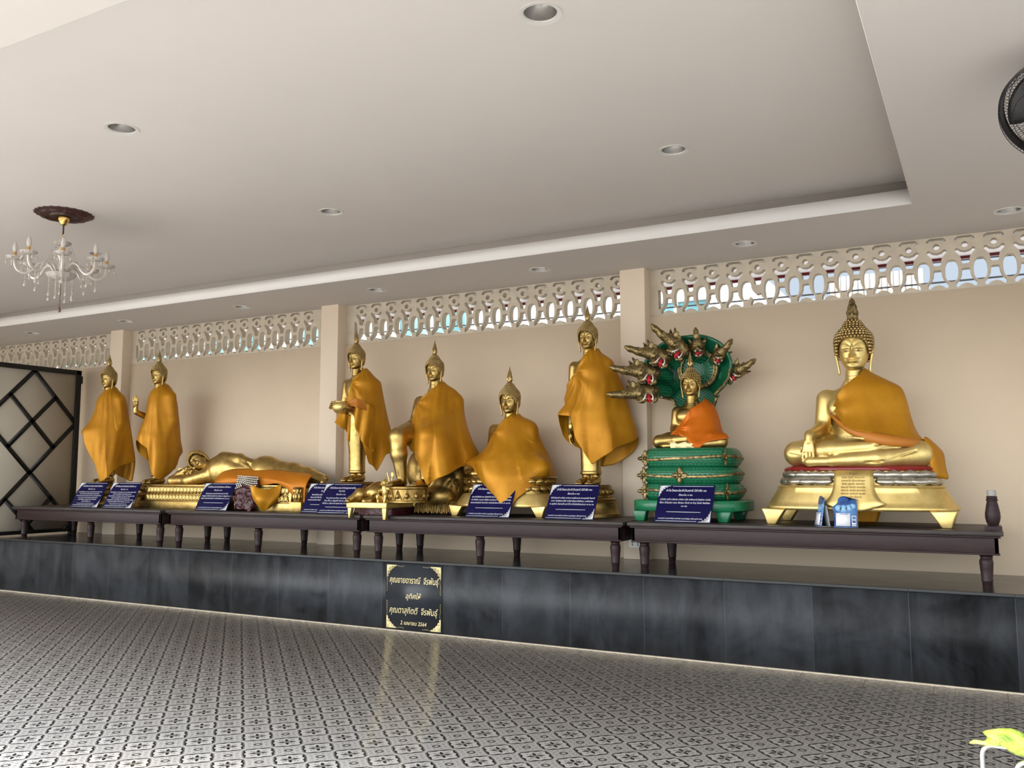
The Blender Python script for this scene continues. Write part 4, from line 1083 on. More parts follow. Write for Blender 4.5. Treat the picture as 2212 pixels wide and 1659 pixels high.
robe('robe', (-3.78, .62, 1.4), A_(-3.78, .62),
     [(1.89, .04, .06, .06, .07), (1.855, .08, .13, .1, .1), (1.80, .12, .235, .13, .14), (1.70, .142, .265, .16, .16), (1.6, .18, .305, .21, .17), (1.5, .27, .345, .28, .19), (1.45, .325, .36, .31, .2), (1.3, .31, .40, .37, .22), (1.15, .25, .36, .385, .22), (.995, .2, .3, .385, .2)],
     [(-180, 1.78), (-120, 1.58), (-92, 1.64), (-68, 1.715), (-25, 1.83), (10, 1.87), (30, 1.885), (150, 1.885)],
     [(-95, 1.45), (-75, 1.40), (-58, 1.29), (-30, 1.15), (-3, 1.0), (12, 1.13), (40, 1.27), (90, 1.29), (150, 1.3), (-150, 1.4)],
     M_robe, 'saffron brocade robe spread over the knees of the meditating statue in the middle', 4, .026, 14, body=b6, pinch=(-85, 1.70))

# ------------------------------------------------------------------ western-seated statue with elephant and monkey
s5 = thing('seated_buddha', 'gold statue seated on a rock above a small elephant and monkey', 'statue', (-4.54, .55, ZT), 0, 'gilded statues on the tables')
sc = Sculpt((-.36, -.62, .22), (.36, .28, 1.30), .0064)
torso(sc, .60, .90)
def leg5(d):
    sc.path([(.10*d, .03, .70), (.15*d, -.18, .735), (.165*d, -.335, .715)], [.115, .10, .082], .04)
    sc.path([(.165*d, -.34, .70), (.150*d, -.345, .55), (.130*d, -.325, .33)], [.080, .072, .046], .03)
    feet(sc, .128*d, -.32, .262, 1.05, .22)
leg5(1)
sc.ell((0, .06, .68), (.22, .18, .11), .05)
sc.path([(.190, .06, 1.05), (.225, .02, .86), (.205, -.20, .79)], [.066, .053, .038], .03)
hand(sc, frame((.205, -.225, .795), (-.15, -1, -.25), (0, .2, -1)), 1.05, curl=(.25, .3, .2), side=-1)
sc.save(); b5 = (sc, (-4.54, .55, ZT)); leg5(-1)
sc.path([(-.190, .06, 1.05), (-.225, .02, .86), (-.205, -.20, .79)], [.066, .053, .038], .03)
hand(sc, frame((-.205, -.225, .795), (.15, -1, -.25), (0, .2, -1)), 1.05, curl=(.25, .3, .2), side=1)
b = sc.mb(); e = add_head(b, s5, (0, .0, 2.203-ZT), .176)
obj('body', b, M_gold, s5, ang=None); obj('eye_inlay', e, M_eye, s5)
fr_ = MB().lathe([(.150, .120), (.172, .122), (.172, .134), (.160, .140), (.162, .235), (.176, .245), (.176, .257), (.165, .262), (.001, .262)], 40, (0, -.40, 0))
for i in range(12):
    a = 2*PI*i/12; c_, s_ = math.cos(a), math.sin(a)
    fr_.tube([(.164*math.cos(a+o_)*1.02, -.40+.164*math.sin(a+o_)*1.02, z) for o_, z in ((-.24, .145), (-.12, .18), (0, .228), (.12, .18), (.24, .145))], .005, 6)
    fr_.ell((.164*c_, -.40+.164*s_, .178), (.020, .020, .026), 8, 6)
obj('footrest', fr_, M_oldgold, s5, ang=50)
rk = Sculpt((-.40, -.25, .10), (.42, .40, .72), .011)
rg = np.random.RandomState(4)
for c_, r_ in [((0, .08, .30), (.24, .22, .26)), ((.16, .0, .22), (.15, .16, .19)), ((.10, .06, .48), (.17, .17, .15)), ((-.14, .05, .40), (.16, .18, .22)), ((.22, .10, .30), (.12, .15, .20)), ((0, .05, .58), (.20, .18, .07)), ((.14, -.10, .17), (.15, .13, .10)), ((-.08, .16, .2), (.26, .16, .12))]: rk.ell(c_, r_, .012)
for i in range(14):
    a = rg.uniform(-2.6, .4); z = rg.uniform(.16, .5)
    rk.path([(.30*math.cos(a), .02+.28*math.sin(a), z), (.27*math.cos(a+.3), .02+.25*math.sin(a+.3), z+.10)], .008, .012, 'sub')
obj('rock_seat', rk.mb(), M_oldgold, s5, ang=None)
# stepped platform with legs, its front running out past the table edge
pf = MB().prism([(-.60, -.525), (-.150, -.525), (-.150, -.11), (.30, -.11), (.30, .36), (-.60, .36)], .066, .118, axis=2)
obj('platform', pf, M_gold2, s5, ang=None, bevel=.006)
for x0, x1, y0, y1, zb_ in ((-.590, -.555, -.52, -.477, -.025), (-.205, -.155, -.52, -.477, -.035)):
    obj('leg', MB().prism([(x0, .07), (x0+.012, zb_), (x1-.008, zb_), (x1+.01 if x0 < -.5 else x1, .07)], y0, y1), M_gold2, s5, ang=None, bevel=.004)
for x, y in ((-.57, .29), (.25, .29)): obj('leg', MB().box(x-.03, x+.03, y-.03, y+.03, 0, .07), M_oldgold, s5, ang=None, bevel=.004)
br = MB()
for i in range(90):
    u = i/89; x = -.10+.42*u; y = -.13-.02*math.sin(i*1.7); h_ = .080+.012*math.sin(i*2.3)
    br.tube([(x, y+.02, .122), (x+.003*math.sin(i), y-.012, .09), (x+.008*math.sin(i*3.1), y-.02, .125-h_-.02)], [.004, .0045, .002], 5)
obj('grass_fringe', br, M_oldgold, s5, ang=60)
# elephant kneeling with an offering
el = Sculpt((-.72, -.60, .10), (-.20, -.02, .36), .0048)
el.ell((-.43, -.27, .205), (.105, .14, .088), .02).ell((-.445, -.22, .215), (.10, .11, .085), .03)
el.ell((-.525, -.415, .185), (.062, .066, .062), .025)
el.path([(-.545, -.465, .175), (-.570, -.505, .145), (-.585, -.525, .130), (-.565, -.54, .128)], [.034, .026, .020, .014], .012)
for d in (-1, 1):
    el.ell((-.525+.055*d, -.385, .185), (.018, .044, .052), .008)
    el.cone((-.545+.030*d, -.455, .165), (-.56+.028*d, -.505, .160), .009, .005, .004)
    el.path([(-.46+.08*d, -.36, .16), (-.48+.085*d, -.44, .130), (-.50+.08*d, -.49, .128)], [.042, .032, .026], .015)
    el.path([(-.42+.09*d, -.17, .16), (-.43+.10*d, -.22, .132)], [.05, .036], .015)
obj('elephant', el.mb(), M_gold, s5, ang=None)
mk = Sculpt((-.38, -.56, .10), (-.08, -.26, .44), .004)
mo = (-.232, -.435)
mk.path([(mo[0], mo[1]+.02, .150), (mo[0], mo[1]+.005, .215), (mo[0], mo[1]-.005, .250)], [.034, .032, .026], .02)
mk.ell((mo[0], mo[1]-.014, .290), (.029, .029, .032), .010).ell((mo[0]-.005, mo[1]-.040, .282), (.014, .014, .012), .006)
mk.cone((mo[0], mo[1], .315), (mo[0], mo[1]+.004, .345), .012, .004, .012)
for d in (-1, 1):
    mk.ell((mo[0]+.034*d, mo[1]-.006, .292), (.008, .012, .014), .004)
    mk.path([(mo[0]+.03*d, mo[1]+.01, .14), (mo[0]+.045*d, mo[1]-.05, .175), (mo[0]+.035*d, mo[1]-.055, .125)], [.022, .016, .012], .008)
mk.path([(mo[0]-.03, mo[1], .24), (mo[0]-.045, mo[1]-.035, .205), (mo[0]-.02, mo[1]-.06, .225)], [.013, .011, .009], .006)
mk.path([(mo[0]+.03, mo[1], .245), (mo[0]+.06, mo[1]-.01, .235), (mo[0]+.075, mo[1]-.03, .265)], [.013, .011, .009], .006)
mk.path([(mo[0]-.02, mo[1]+.03, .13), (mo[0]-.04, mo[1]-.02, .125), (mo[0]-.035, mo[1]-.07, .15), (mo[0]-.012, mo[1]-.075, .19)], [.008, .007, .006, .005], .004)
obj('monkey', mk.mb(), M_gold2, s5, ang=None)
obj('honeycomb_staff', MB().tube([(mo[0]+.078, mo[1]-.032, .24), (mo[0]+.066, mo[1]-.03, .31), (mo[0]+.040, mo[1]-.026, .385)], .005, 8).ell((mo[0]+.085, mo[1]-.01, .365), (.02, .010, .03), 10, 8).tube([(mo[0]+.078, mo[1]-.03, .26), (mo[0]+.085, mo[1]-.012, .34)], .004, 6), M_gold2, s5)
robe('robe', (-4.5, .55, 1.7), A_(-4.5, .55),
     [(2.21, .03, .05, .05, .06), (2.175, .075, .09, .08, .1), (2.12, .12, .167, .12, .13), (2.0, .18, .205, .18, .16), (1.87, .21, .243, .27, .18), (1.75, .228, .27, .38, .19), (1.64, .245, .30, .43, .2), (1.49, .24, .352, .44, .21), (1.35, .22, .33, .44, .21), (1.22, .2, .3, .43, .2)],
     [(-180, 2.08), (-125, 1.86), (-88, 1.99), (-60, 2.06), (-30, 2.125), (0, 2.175), (25, 2.205), (150, 2.205)],
     [(-95, 1.70), (-80, 1.62), (-75, 1.56), (-42, 1.44), (-27, 1.235), (0, 1.30), (35, 1.39), (70, 1.46), (90, 1.49), (120, 1.38), (180, 1.5), (-130, 1.62)],
     M_robe, 'wide saffron brocade robe on the statue seated with legs down', 4, .034, 31, body=b5, pinch=(-85, 2.0))
obj('wooden_block', MB().box(-.19, .19, -.20, .45, 0, .066), M_darkred, None, ang=None, bevel=.004, loc=(-4.895, .33, ZT), label='dark maroon block propping up the gold platform with the elephant', cat='block')
# ------------------------------------------------------------------ naga-sheltered statue
s8 = thing('naga_buddha', 'small gold meditating statue on green serpent coils under a many-headed naga hood', 'statue', (-2.08, .60, ZT), 0, 'gilded statues on the tables')
zs = 1.545-ZT; q_ = .605
sc = Sculpt((-.36, -.26, zs-.03), (.36, .22, zs+.45), .0048); crossed(sc, zs, q_); torso(sc, zs, q_); lap_arm(sc, zs, q_, 1); sc.save(); lap_arm(sc, zs, q_, -1); b8 = (sc, (-2.08, .60, ZT))
b = sc.mb(); e = add_head(b, s8, (0, -.005, 1.962-ZT), .163, hair=HAIR_B)
obj('body', b, M_gold, s8, ang=None); obj('eye_inlay', e, M_eye, s8)
obj('stand', MB().lathe([(.40, .080), (.452, .080), (.462, .088), (.462, .155), (.452, .163), (.001, .163)], 72, sy=.72, pw=3.0), M_green, s8, ang=50)
for sx in (-1, 1):
    for sy in (-1, 1):
        poly = [(.255, .082), (.275, .0), (.345, .0), (.375, .082)] ; poly = poly if sx > 0 else [(-a-.04, z) for a, z in poly][::-1]
        y0 = -.29 if sy < 0 else .20
        obj('leg', MB().prism(poly, y0, y0+.08), M_green, s8, ang=None, bevel=.008)
for i, (z0, z1, hw) in enumerate(((.163, .300, .400), (.290, .425, .392), (.412, .572, .385))):
    zc = (z0+z1)/2; h_ = (z1-z0)/2; pr = []
    for k in range(13):
        a = -PI/2+PI*k/12; pr.append((hw-.064*(1-max(0, math.cos(a))**1.15), zc+h_*math.sin(a)))
    pr = [(.001, z0)]+pr+[(.001, z1)]
    o = obj('coil', MB().lathe(pr, 72, sy=.72, pw=2.9), M_scale, s8, ang=50)
    # gilded band along the ridge and flower clasps
    pts = [(perim(u, hw+.004, (hw+.004)*.72, 2.9)[0], perim(u, hw+.004, (hw+.004)*.72, 2.9)[1], zc+(.012*math.sin(u*4*PI+i*1.5))) for u in np.linspace(0, 1, 97)[:-1]]
    obj('gilded_band', MB().tube(pts, .011, 8, closed=True, up=(0, 0, 1), ry=.006), M_bronze, o)
    for u in {0: (.62, .885), 1: (.60, .748), 2: (.61, .885)}[i]:
        x, y = perim(u, hw+.006, (hw+.006)*.72, 2.9); x2, y2 = perim(u+.004, hw, hw*.72, 2.9); a = math.atan2(y2-y, x2-x)
        fl = MB(); 
        for k in range(4):
            fl.ell((0, 0, .034), (.017, .010, .034), 8, 8, T(x, y, zc) @ RZ(a) @ RY(k*PI/2))
            fl.ell((0, 0, .022), (.010, .009, .022), 8, 6, T(x, y, zc) @ RZ(a) @ RY(k*PI/2+PI/4))
        fl.lathe([(.016, 0), (.016, .006), (.010, .010), (.008, .003), (.001, .002)], 14, (0, 0, 0), T(x, y, zc) @ RZ(a) @ T(0, -.006, 0) @ RX(PI/2))
        obj('flower_clasp', fl, M_bronze, o, ang=60)
# hood: a ribbed shield rising behind, curling forward at its rim
HC = (-.05, .27, 2.16-ZT)
def hood_r(p):      # radius by angle (deg, 0 = right, 90 = up)
    return float(np.interp(p, [-90, -72, -58, -45, -28, -8, 15, 40, 65, 90, 115, 140, 165, 185, 200, 212, 228, 248, 270], [.50, .40, .315, .27, .29, .335, .36, .36, .335, .315, .325, .37, .405, .415, .385, .315, .26, .33, .50]))
Pg = []
for i in range(96):
    p = -90+360*i/96; row = []
    for j in range(22):
        u = j/21; rr = hood_r(p)*u
        row.append((rr*math.cos(R(p)), .04-.20*u**2*(1 if p > -40 and p < 220 else .35), rr*math.sin(R(p))))
    Pg.append(row)
o = obj('naga_hood', MB().grid(np.array(Pg), cu=True), M_hood, s8, ang=60, loc=HC); md = o.modifiers.new('th', 'SOLIDIFY'); md.thickness = .018; md.offset = 1
rim = [(Pg[i][21][0], Pg[i][21][1]-.006, Pg[i][21][2]) for i in range(96)]
obj('gilded_rim', MB().tube(rim[0:26]+[], .012, 8), M_bronze, o); obj('gilded_rim', MB().tube(rim[72:96], .012, 8), M_bronze, o)
HALO = (.055, -.085, .045)
hl = MB().lathe([(.130, 0), (.135, .012), (.168, .014), (.175, .004), (.168, -.006), (.132, -.006), (.130, 0)], 56, caps=False, M=T(*HALO) @ RX(PI/2))
for k in range(40):
    a = 2*PI*k/40; hl.ell((.152*math.cos(a), -.012, .152*math.sin(a)), (.012, .006, .012), 7, 5, T(*HALO))
hs_ = MB()
for k in range(28):
    a = 2*PI*k/28; hs_.tube([(.06*math.cos(a), .004, .06*math.sin(a)), (.132*math.cos(a), .0, .132*math.sin(a))],   .0042, 5, T(*HALO))
obj('halo_spokes', hs_, M_green, o, ang=60)
ho = obj('halo_ring', hl, M_bronze, o, ang=50)
obj('halo_disc', MB().lathe([(.001, 0), (.134, 0), (.134, .006), (.001, .006)][::-1], 40, (0, 0, 0), T(HALO[0], HALO[1]+.02, HALO[2]) @ RX(PI/2)), M_hood, o)
# seven crested heads
def naga_head():
    g = Sculpt((-.12, -.13, -.13), (.12, .13, .36), .0055)
    # local: +Z runs out along the crest, the mouth opens to -Y near the origin
    g.path([(0, .05, -.03), (0, .03, .06), (0, .015, .14)], [.060, .064, .042], .02)
    g.path([(0, .0, .12), (0, -.020, .20), (0, -.030, .27), (0, -.028, .310)], [.038, .031, .024, .014], .02)
    g.ell((0, -.035, .045), (.040, .045, .035), .015)          # upper jaw
    g.path([(0, -.02, .035), (0, -.075, .050), (0, -.10, .075)], [.034, .026, .012], .012)
    g.path([(0, -.0, -.035), (0, -.055, -.045), (0, -.085, -.035)], [.032, .024, .013], .012)   # lower jaw
    for d in (-1, 1):
        g.ell((.036*d, -.022, .068), (.015, .016, .014), .006)
        for k in range(4):                                      # side frills
            a = .35+.32*k; g.cone((.030*d, .03, .03+.022*k), ((.052+.040*math.sin(a))*d, .050, .045+.040*k), .020, .008, .014)
    for k in range(5): g.cone((0, .055, -.03+.04*k), (0, .088+.006*k, .005+.043*k), .022, .007, .014)
    for k in range(7): g.cone((-.03, -.030, .135+.022*k), (.03, -.030, .137+.022*k), .0035, .0035, .004, 'sub')
    return g.mb()
nh = naga_head(); nm = nh.mesh('naga_head'); smooth(nm, None); nm.materials.append(M_bronze)
mo_ = MB().ell((0, -.040, .0), (.030, .040, .022), 14, 8).tube([(0, -.03, -.01), (0, -.075, -.012), (0, -.105, -.004)], [.014, .012, .005], 8)
mm_ = mo_.mesh('mouth'); smooth(mm_, None); mm_.materials.append(M_mouth)
fg = MB()
for d in (-1, 1):
    fg.lathe([(.006, 0), (.001, .028)], 8, (0, 0, 0), T(.020*d, -.078, .042) @ RX(PI)); fg.lathe([(.005, 0), (.001, .022)], 8, (0, 0, 0), T(.016*d, -.072, -.032))
    fg.tube([(.034*d, -.02, .020), (.032*d, -.06, .028), (.016*d, -.095, .046)], .006, 6); fg.tube([(.034*d, -.02, -.020), (.028*d, -.06, -.030), (.012*d, -.085, -.028)], .006, 6)
fm_ = fg.mesh('fangs'); smooth(fm_, None); fm_.materials.append(M_fang)
al = A_(-2.1, .62)
for (e0, z0, e1, z1, lean) in ((-.345, 1.990, -.662, 2.016, .5), (-.335, 2.150, -.632, 2.243, .5), (-.235, 2.285, -.503, 2.408, .45), (-.085, 2.345, -.275, 2.580, .35), (.070, 2.335, .068, 2.532, .25), (.220, 2.270, .352, 2.430, .35), (.345, 2.130, .530, 2.265, .4)):
    # crest direction in the view-facing plane of the shrine, mouth turned to the front
    px_, pz_ = e0*math.cos(al)-.0, z0-ZT
    base = Vector((-.02+e0*math.cos(al), .06+e0*math.sin(al), pz_)); tip = Vector((-.02+e1*math.cos(al), .06+e1*math.sin(al)-.06, z1-ZT))
    zd = (tip-base); L_ = zd.length; zd.normalize()
    dn = Vector((0.25*math.copysign(1, e0+.01), -1, -.65))
    yv = -(dn-zd*dn.dot(zd)).normalized(); xv = yv.cross(zd)
    Mx = Matrix(((xv.x, yv.x, zd.x, base.x), (xv.y, yv.y, zd.y, base.y), (xv.z, yv.z, zd.z, base.z), (0, 0, 0, 1)))
    k = L_/.315
    h = bpy.data.objects.new('naga_head', nm); COL.objects.link(h); h.parent = s8; h.matrix_local = Mx @ S(k*.5+.5, k*.5+.5, k)
    for me_ in (mm_, fm_):
        c_ = bpy.data.objects.new(me_.name, me_); COL.objects.link(c_); c_.parent = h
    nk = MB().tube([base+Vector((0, .0, 0))-zd*.0+yv*.045, base+yv*.08-zd*.06+Vector((0, .06, 0)), Vector((base.x*.72, .20, HC[2]+(base.z-HC[2])*.72))], [.052, .062, .05], 14)
    obj('naga_neck', nk, M_scale, s8, ang=60)
robe('robe', (-2.08, .60, 1.7), A_(-2.08, .6),
     [(1.955, .03, .10, .05, .06), (1.92, .06, .15, .08, .08), (1.87, .09, .193, .11, .1), (1.78, .10, .225, .135, .11), (1.7, .12, .245, .165, .12), (1.64, .15, .265, .195, .13), (1.58, .13, .26, .205, .13), (1.525, .1, .2, .205, .12)],
     [(-180, 1.8), (-120, 1.655), (-90, 1.675), (-60, 1.72), (-25, 1.81), (10, 1.88), (40, 1.93), (70, 1.95), (120, 1.95)],
     [(-95, 1.655), (-40, 1.63), (-5, 1.565), (12, 1.53), (18, 1.585), (40, 1.61), (90, 1.635), (150, 1.62), (-150, 1.64)],
     M_robe2, 'shiny orange robe on the small statue under the naga hood', 5, .020, 41, body=b8, gap=.008, pmask=(-30, 175), pinch=(-60, 1.70))
obj('ribbon_end', MB().grid(np.array([[(-.12+.03*i, -.19-.012*(j % 2), .03-.02*j+.01*math.sin(i*2.1+j)) for j in range(4)] for i in range(8)])), M_goldprint, None, ang=60, loc=(-2.08, .60, 1.555), label='crumpled pale gold ribbon end in the lap of the statue under the naga hood', cat='ribbon')

# ------------------------------------------------------------------ reclining statue
rc = thing('reclining_buddha', 'gold reclining statue resting its head on one hand along a lotus plinth', 'statue', (-7.30, .60, ZT), 0, 'gilded statues on the tables')
sc = Sculpt((-.86, -.24, .22), (1.55, .22, .70), .0068)
sc.ell((.02, .02, .43), (.25, .13, .17), .06).ell((-.06, .0, .40), (.15, .12, .15), .06).ell((.33, .01, .41), (.22, .105, .115), .08).ell((.60, .01, .415), (.21, .125, .145), .08)
sc.path([(.60, .01, .42), (.98, .02, .385), (1.18, .02, .355), (1.36, .02, .325)], [.130, .098, .080, .055], .05)
sc.path([(.60, -.02, .36), (.98, -.02, .335), (1.18, -.02, .31), (1.36, -.02, .29)], [.11, .09, .072, .05], .05)
sc.path([(1.36, .01, .325), (1.44, -.02, .33)], [.045, .032], .02).path([(1.36, -.02, .285), (1.44, -.06, .29)], [.045, .032], .02)
sc.cone((-.10, .01, .46), (-.24, .0, .465), .085, .072, .03)
sc.path([(-.02, .02, .545), (.24, .0, .535), (.46, -.07, .500)], [.074, .056, .038], .03)
hand(sc, frame((.485, -.085, .49), (1, -.08, -.32), (0, .75, -.5)), 1.15, curl=(.1, .12, .1), spread=.04, side=1)
sc.path([(-.17, -.06, .36), (-.42, -.10, .305), (-.68, -.10, .300)], [.082, .062, .052], .03)
sc.path([(-.68, -.10, .300), (-.60, -.07, .37), (-.50, -.04, .435)], [.052, .044, .034], .02)
hand(sc, frame((-.485, -.02, .435), (.15, .2, 1), (.4, .5, .5)), 1.0, curl=(.15, .2, .2), side=-1)
for q in ([(-.14, -.12, .55), (.08, -.14, .44), (.20, -.13, .30)], [(-.10, -.13, .52), (.12, -.135, .42), (.24, -.12, .29)], [(.40, -.10, .50), (.46, -.12, .40), (.44, -.1, .3)], [(.70, -.13, .46), (.86, -.12, .38), (.98, -.10, .30)]): sc.path(q, .006, .006, 'sub')
for i in range(6): sc.path([(-.18+.035*i, -.14, .36), (-.10+.035*i, -.15, .28), (-.06+.03*i, -.14, .24)], .004, .004, 'sub')
b = sc.mb(); e = add_head(b, rc, (0, 0, 0), .205, M=T(-.235, -.035, .455) @ RY(R(-62)) @ RZ(R(8)), do_flame=False, hair_mat=M_gold)
obj('body', b, M_gold, rc, ang=None); obj('eye_inlay', e, M_eye, rc)
pi = MB().ell((-.50, .03, .36), (.16, .10, .10), 20, 12); rg = np.random.RandomState(2)
for i in range(46):
    a, c_ = rg.uniform(-1, 1), rg.uniform(-1, 1); x = -.50+.13*a; z = .37+.075*c_; pi.ell((x, -.075-.0*a, z), (.018, .014, .018), 8, 6)
pi.box(-.66, -.60, -.04, .10, .25, .44)
obj('carved_pillow', pi, M_gold, rc, ang=50)
bs = MB().box(-1.04, 1.22, -.24, .24, 0, .080)
bs.prism([(-.215, .080), (.215, .080), (.19, .245), (-.19, .245)], -.985, 1.165, axis=0)
bs.box(-.94, 1.12, -.205, .205, .240, .262); bs.box(-.955, 1.135, -.21, .21, .158, .166)
obj('plinth', bs, M_gold, rc, ang=None, bevel=.006)
pt = MB()
for z, up, n_, y0 in ((.168, 1, 40, -.207), (.090, -1, 40, -.222)):
    for i in range(n_):
        x = -.95+2.08*(i+.5)/n_; s_ = .024
        pt.ell((x, y0, z+.034), (s_, .014, .036), 8, 8); pt.ell((x, y0-.010, z+.034-.012*up), (.011, .010, .014), 6, 5); pt.ell((x+s_, y0+.002, z+.034+.020*up), (.010, .010, .016), 6, 5)
    for i in range(9):
        y = -.19+.38*(i+.5)/9; pt.ell((-.975, y, z+.034), (.014, .024, .036), 8, 8)
obj('lotus_petals', pt, M_gold2, rc, ang=60)
# cloth laid along the lower body
al = A_(-7.3, .6); ca, sa = math.cos(al), math.sin(al)
cl = []
xs_ = [.10, .26, .42, .60, .78, .96, 1.12, 1.24, 1.36]
for i, x in enumerate(xs_):
    zt_ = [.37, .400, .395, .395, .390, .375, .355, .352, .33][i]; lo = [.25, .235, .275, .265, .25, .29, .25, .08, .02][i]
    fy = [-.20, -.235, -.225, -.215, -.205, -.215, -.20, -.22, -.20][i]
    cl.append([(x, -.10, zt_+.035), (x+.005, -.155, zt_+.012), (x+.015*math.sin(i*2), fy-.01*math.sin(i*1.7), zt_-.05), (x+.02*math.sin(i*1.3), fy-.012-.02*math.cos(i*2.2), (zt_+lo)/2-.02), (x+.02*math.sin(i*1.9), fy-.006-.02*math.sin(i*2.6), lo)])
cl = [[(a-7.30, b_+.60, c+ZT) for a, b_, c in r_] for r_ in cl]
sheet('robe_cloth', cl, M_robe3, 'orange cloth laid over the legs of the reclining statue, one end hanging down', 'loose saffron cloths on the tables')
# ------------------------------------------------------------------ small things on the tables
# maroon wrapped cushion with a band of pearl beads
cb = thing('wrapped_cushion', 'shiny dark maroon wrapped block topped with a band of pearl beads, before the reclining statue', 'cushion', (-6.67, .30, ZT), R(22))
sc = Sculpt((-.16, -.09, -.01), (.16, .11, .37), .006)
sc.loft([(.004, .105, .055), (.06, .118, .062), (.2, .122, .060), (.30, .118, .052), (.338, .105, .04)], .02, pw=3.5)
rg = np.random.RandomState(9)
for i in range(26):
    x, z = rg.uniform(-.10, .10), rg.uniform(.02, .24); a = rg.uniform(0, 6.28)
    sc.path([(x, -.062, z), (x+.05*math.cos(a), -.063, z+.05*math.sin(a))], .010, .012)
for i in range(16):
    x, z = rg.uniform(-.10, .10), rg.uniform(.02, .25); a = rg.uniform(0, 6.28)
    sc.path([(x, -.068, z), (x+.04*math.cos(a), -.068, z+.04*math.sin(a))], .005, .006, 'sub')
MR = RX(R(-10)) @ RY(R(4))
obj('wrap', MB().merge(sc.mb(), MR), M_darkred, cb, ang=None)
bd = MB()
for j in range(7):
    n_ = 12
    for i in range(n_):
        x = -.112+.224*(i+.5*(j % 2)+.25)/n_; z = .345-.0165*j-.008*abs(math.sin(x*14+.6))*j*.8; y = -.048-.016*min(1, j/3)
        if j >= 5 and abs(x) < .05: continue
        bd.ell((x, y, z), .0098, 8, 6, MR)
obj('pearl_band', bd, M_pearl, cb, ang=None)
# yellow cloth bag hung from the front of the plinth
def pocket(u, v):
    x = -.155+.31*u; w = 1-.55*v**3
    top = .275-.055*math.sin(PI*u)**1.0+.0
    z = top*(1-v)+.012*v+.045*v*abs(2*u-1)**2
    y = -.035*math.sin(PI*u)*(.3+v*.9)-.05*math.sin(PI*v)*math.sin(PI*u)+.012*math.sin(9*u+4*v)
    return ((x)*w, y, z)
yb = [[pocket(u, v) for v in np.linspace(0, 1, 9)] for u in np.linspace(0, 1, 11)]
ca_ = math.cos(R(30)); sa_ = math.sin(R(30))
yb = [[(-6.39+a*ca_-b_*sa_, .30+a*sa_+b_*ca_, c+ZT) for a, b_, c in r_] for r_ in yb]
sheet('hanging_cloth', yb, M_robe, 'small yellow brocade cloth hanging in a pointed pouch beside the maroon cushion', 'loose saffron cloths on the tables')
lp = thing('lotus_finial', 'little gold lotus bud post on a square foot, right of the yellow cloth', 'ornament', (-6.02, .36, ZT), R(20))
obj('foot', MB().box(-.062, .062, -.062, .062, 0, .10), M_gold, lp, ang=None, bevel=.005)
obj('neck', MB().lathe([(.05, .10), (.042, .115), (.034, .135), (.05, .165), (.045, .18), (.038, .21), (.05, .235), (.04, .245), (.001, .246)], 20), M_gold, lp)
lq = MB()
for k in range(8):
    a = k*PI/4; lq.ell((.038*math.cos(a), .038*math.sin(a), .150), (.018, .018, .038), 8, 8); lq.ell((.036*math.cos(a+.4), .036*math.sin(a+.4), .205), (.015, .015, .030), 8, 8)
obj('petals', lq, M_gold, lp, ang=60)

# navy prayer boards
def corner(sx, sy, w, h):
    """flowing corner ornament"""
    m = MB(); x0, y0 = sx*w/2, sy*h/2
    def P(a, b): return (x0-sx*a, y0-sy*b)
    out = [(0.006, .006), (.100, .006), (.086, .014), (.076, .011), (.066, .024), (.052, .020), (.050, .036), (.036, .036), (.036, .050), (.022, .054), (.025, .068), (.013, .078), (.015, .088), (.006, .104)]
    poly = [P(a, b) for a, b in out]
    if sx*sy < 0: poly = poly[::-1]
    m.prism(poly, 0, .0012, axis=2)
    return m
FOOT = 'นายอนันต์ นางอาภาพันธ์ นายกำพล ด.ญ.อนัญญา พร้อมญาติ ถวาย'
def sign(x, y, rz, day, force, body, label, sub=None, w=.435, h=.315, tilt=27, fs=.0195):
    t = thing('prayer_board', label, 'sign', (x, y, ZT), rz, 'navy prayer boards along the table fronts')
    Mt = RX(R(90-tilt)) @ T(0, h/2+.002, 0)
    bd = MB().box(-w/2, w/2, -h/2, h/2, -.006, 0, Mt)
    o = obj('board', bd, M_navy, t, ang=None, bevel=.0015)
    ln = [('คำไหว้พระประจำวัน%s%s' % (day, ' มีกำลัง '+force if force else ''), .0255, 0, h/2-.056, w*.72)]
    yy = h/2-.056
    if sub: yy -= .030; ln.append((sub, .020, 0, yy, w*.5))
    yy -= .036; ln.append(('ตั้งนะโม ๓ จบ', .021, 0, yy, w*.5))
    yy -= .010
    step = fs*1.42
    for b_ in body: yy -= step; ln.append((b_, fs, 0, yy, w*.90))
    ln.append((FOOT, .0150, -.02, -h/2+.028, w*.78))
    tx = text_mb(ln, .0003)
    m2 = MB().merge(tx, Mt @ T(0, 0, .0004)); obj('lettering', m2, M_white, t, ang=None)
    yl = min(yy-.034, -h/2+.085) if len(body) < 5 else -h/2+.050
    for q in ((-w/2+.11, w/2-.012, h/2-.014, h/2-.0095), (-w/2+.012, w/2-.11, -h/2+.0095, -h/2+.014), (-.135, .135, yl, yl+.0045)):
        obj('rule_line', MB().box(*q, 0, .0010, Mt), M_silverprint, o, ang=None)
    for q in ((-1, 1), (1, -1)): obj('corner_ornament', MB().merge(corner(*q, w, h), Mt), M_silverprint, o, ang=None)
    s_ = MB().prism([(0, 0), (.10, 0), (h*math.sin(R(tilt))*.8, h*.66)], -.01, .01, axis=0, M=T(0, .014, .001))
    obj('prop', s_, M_navy, t, ang=None)
    return t
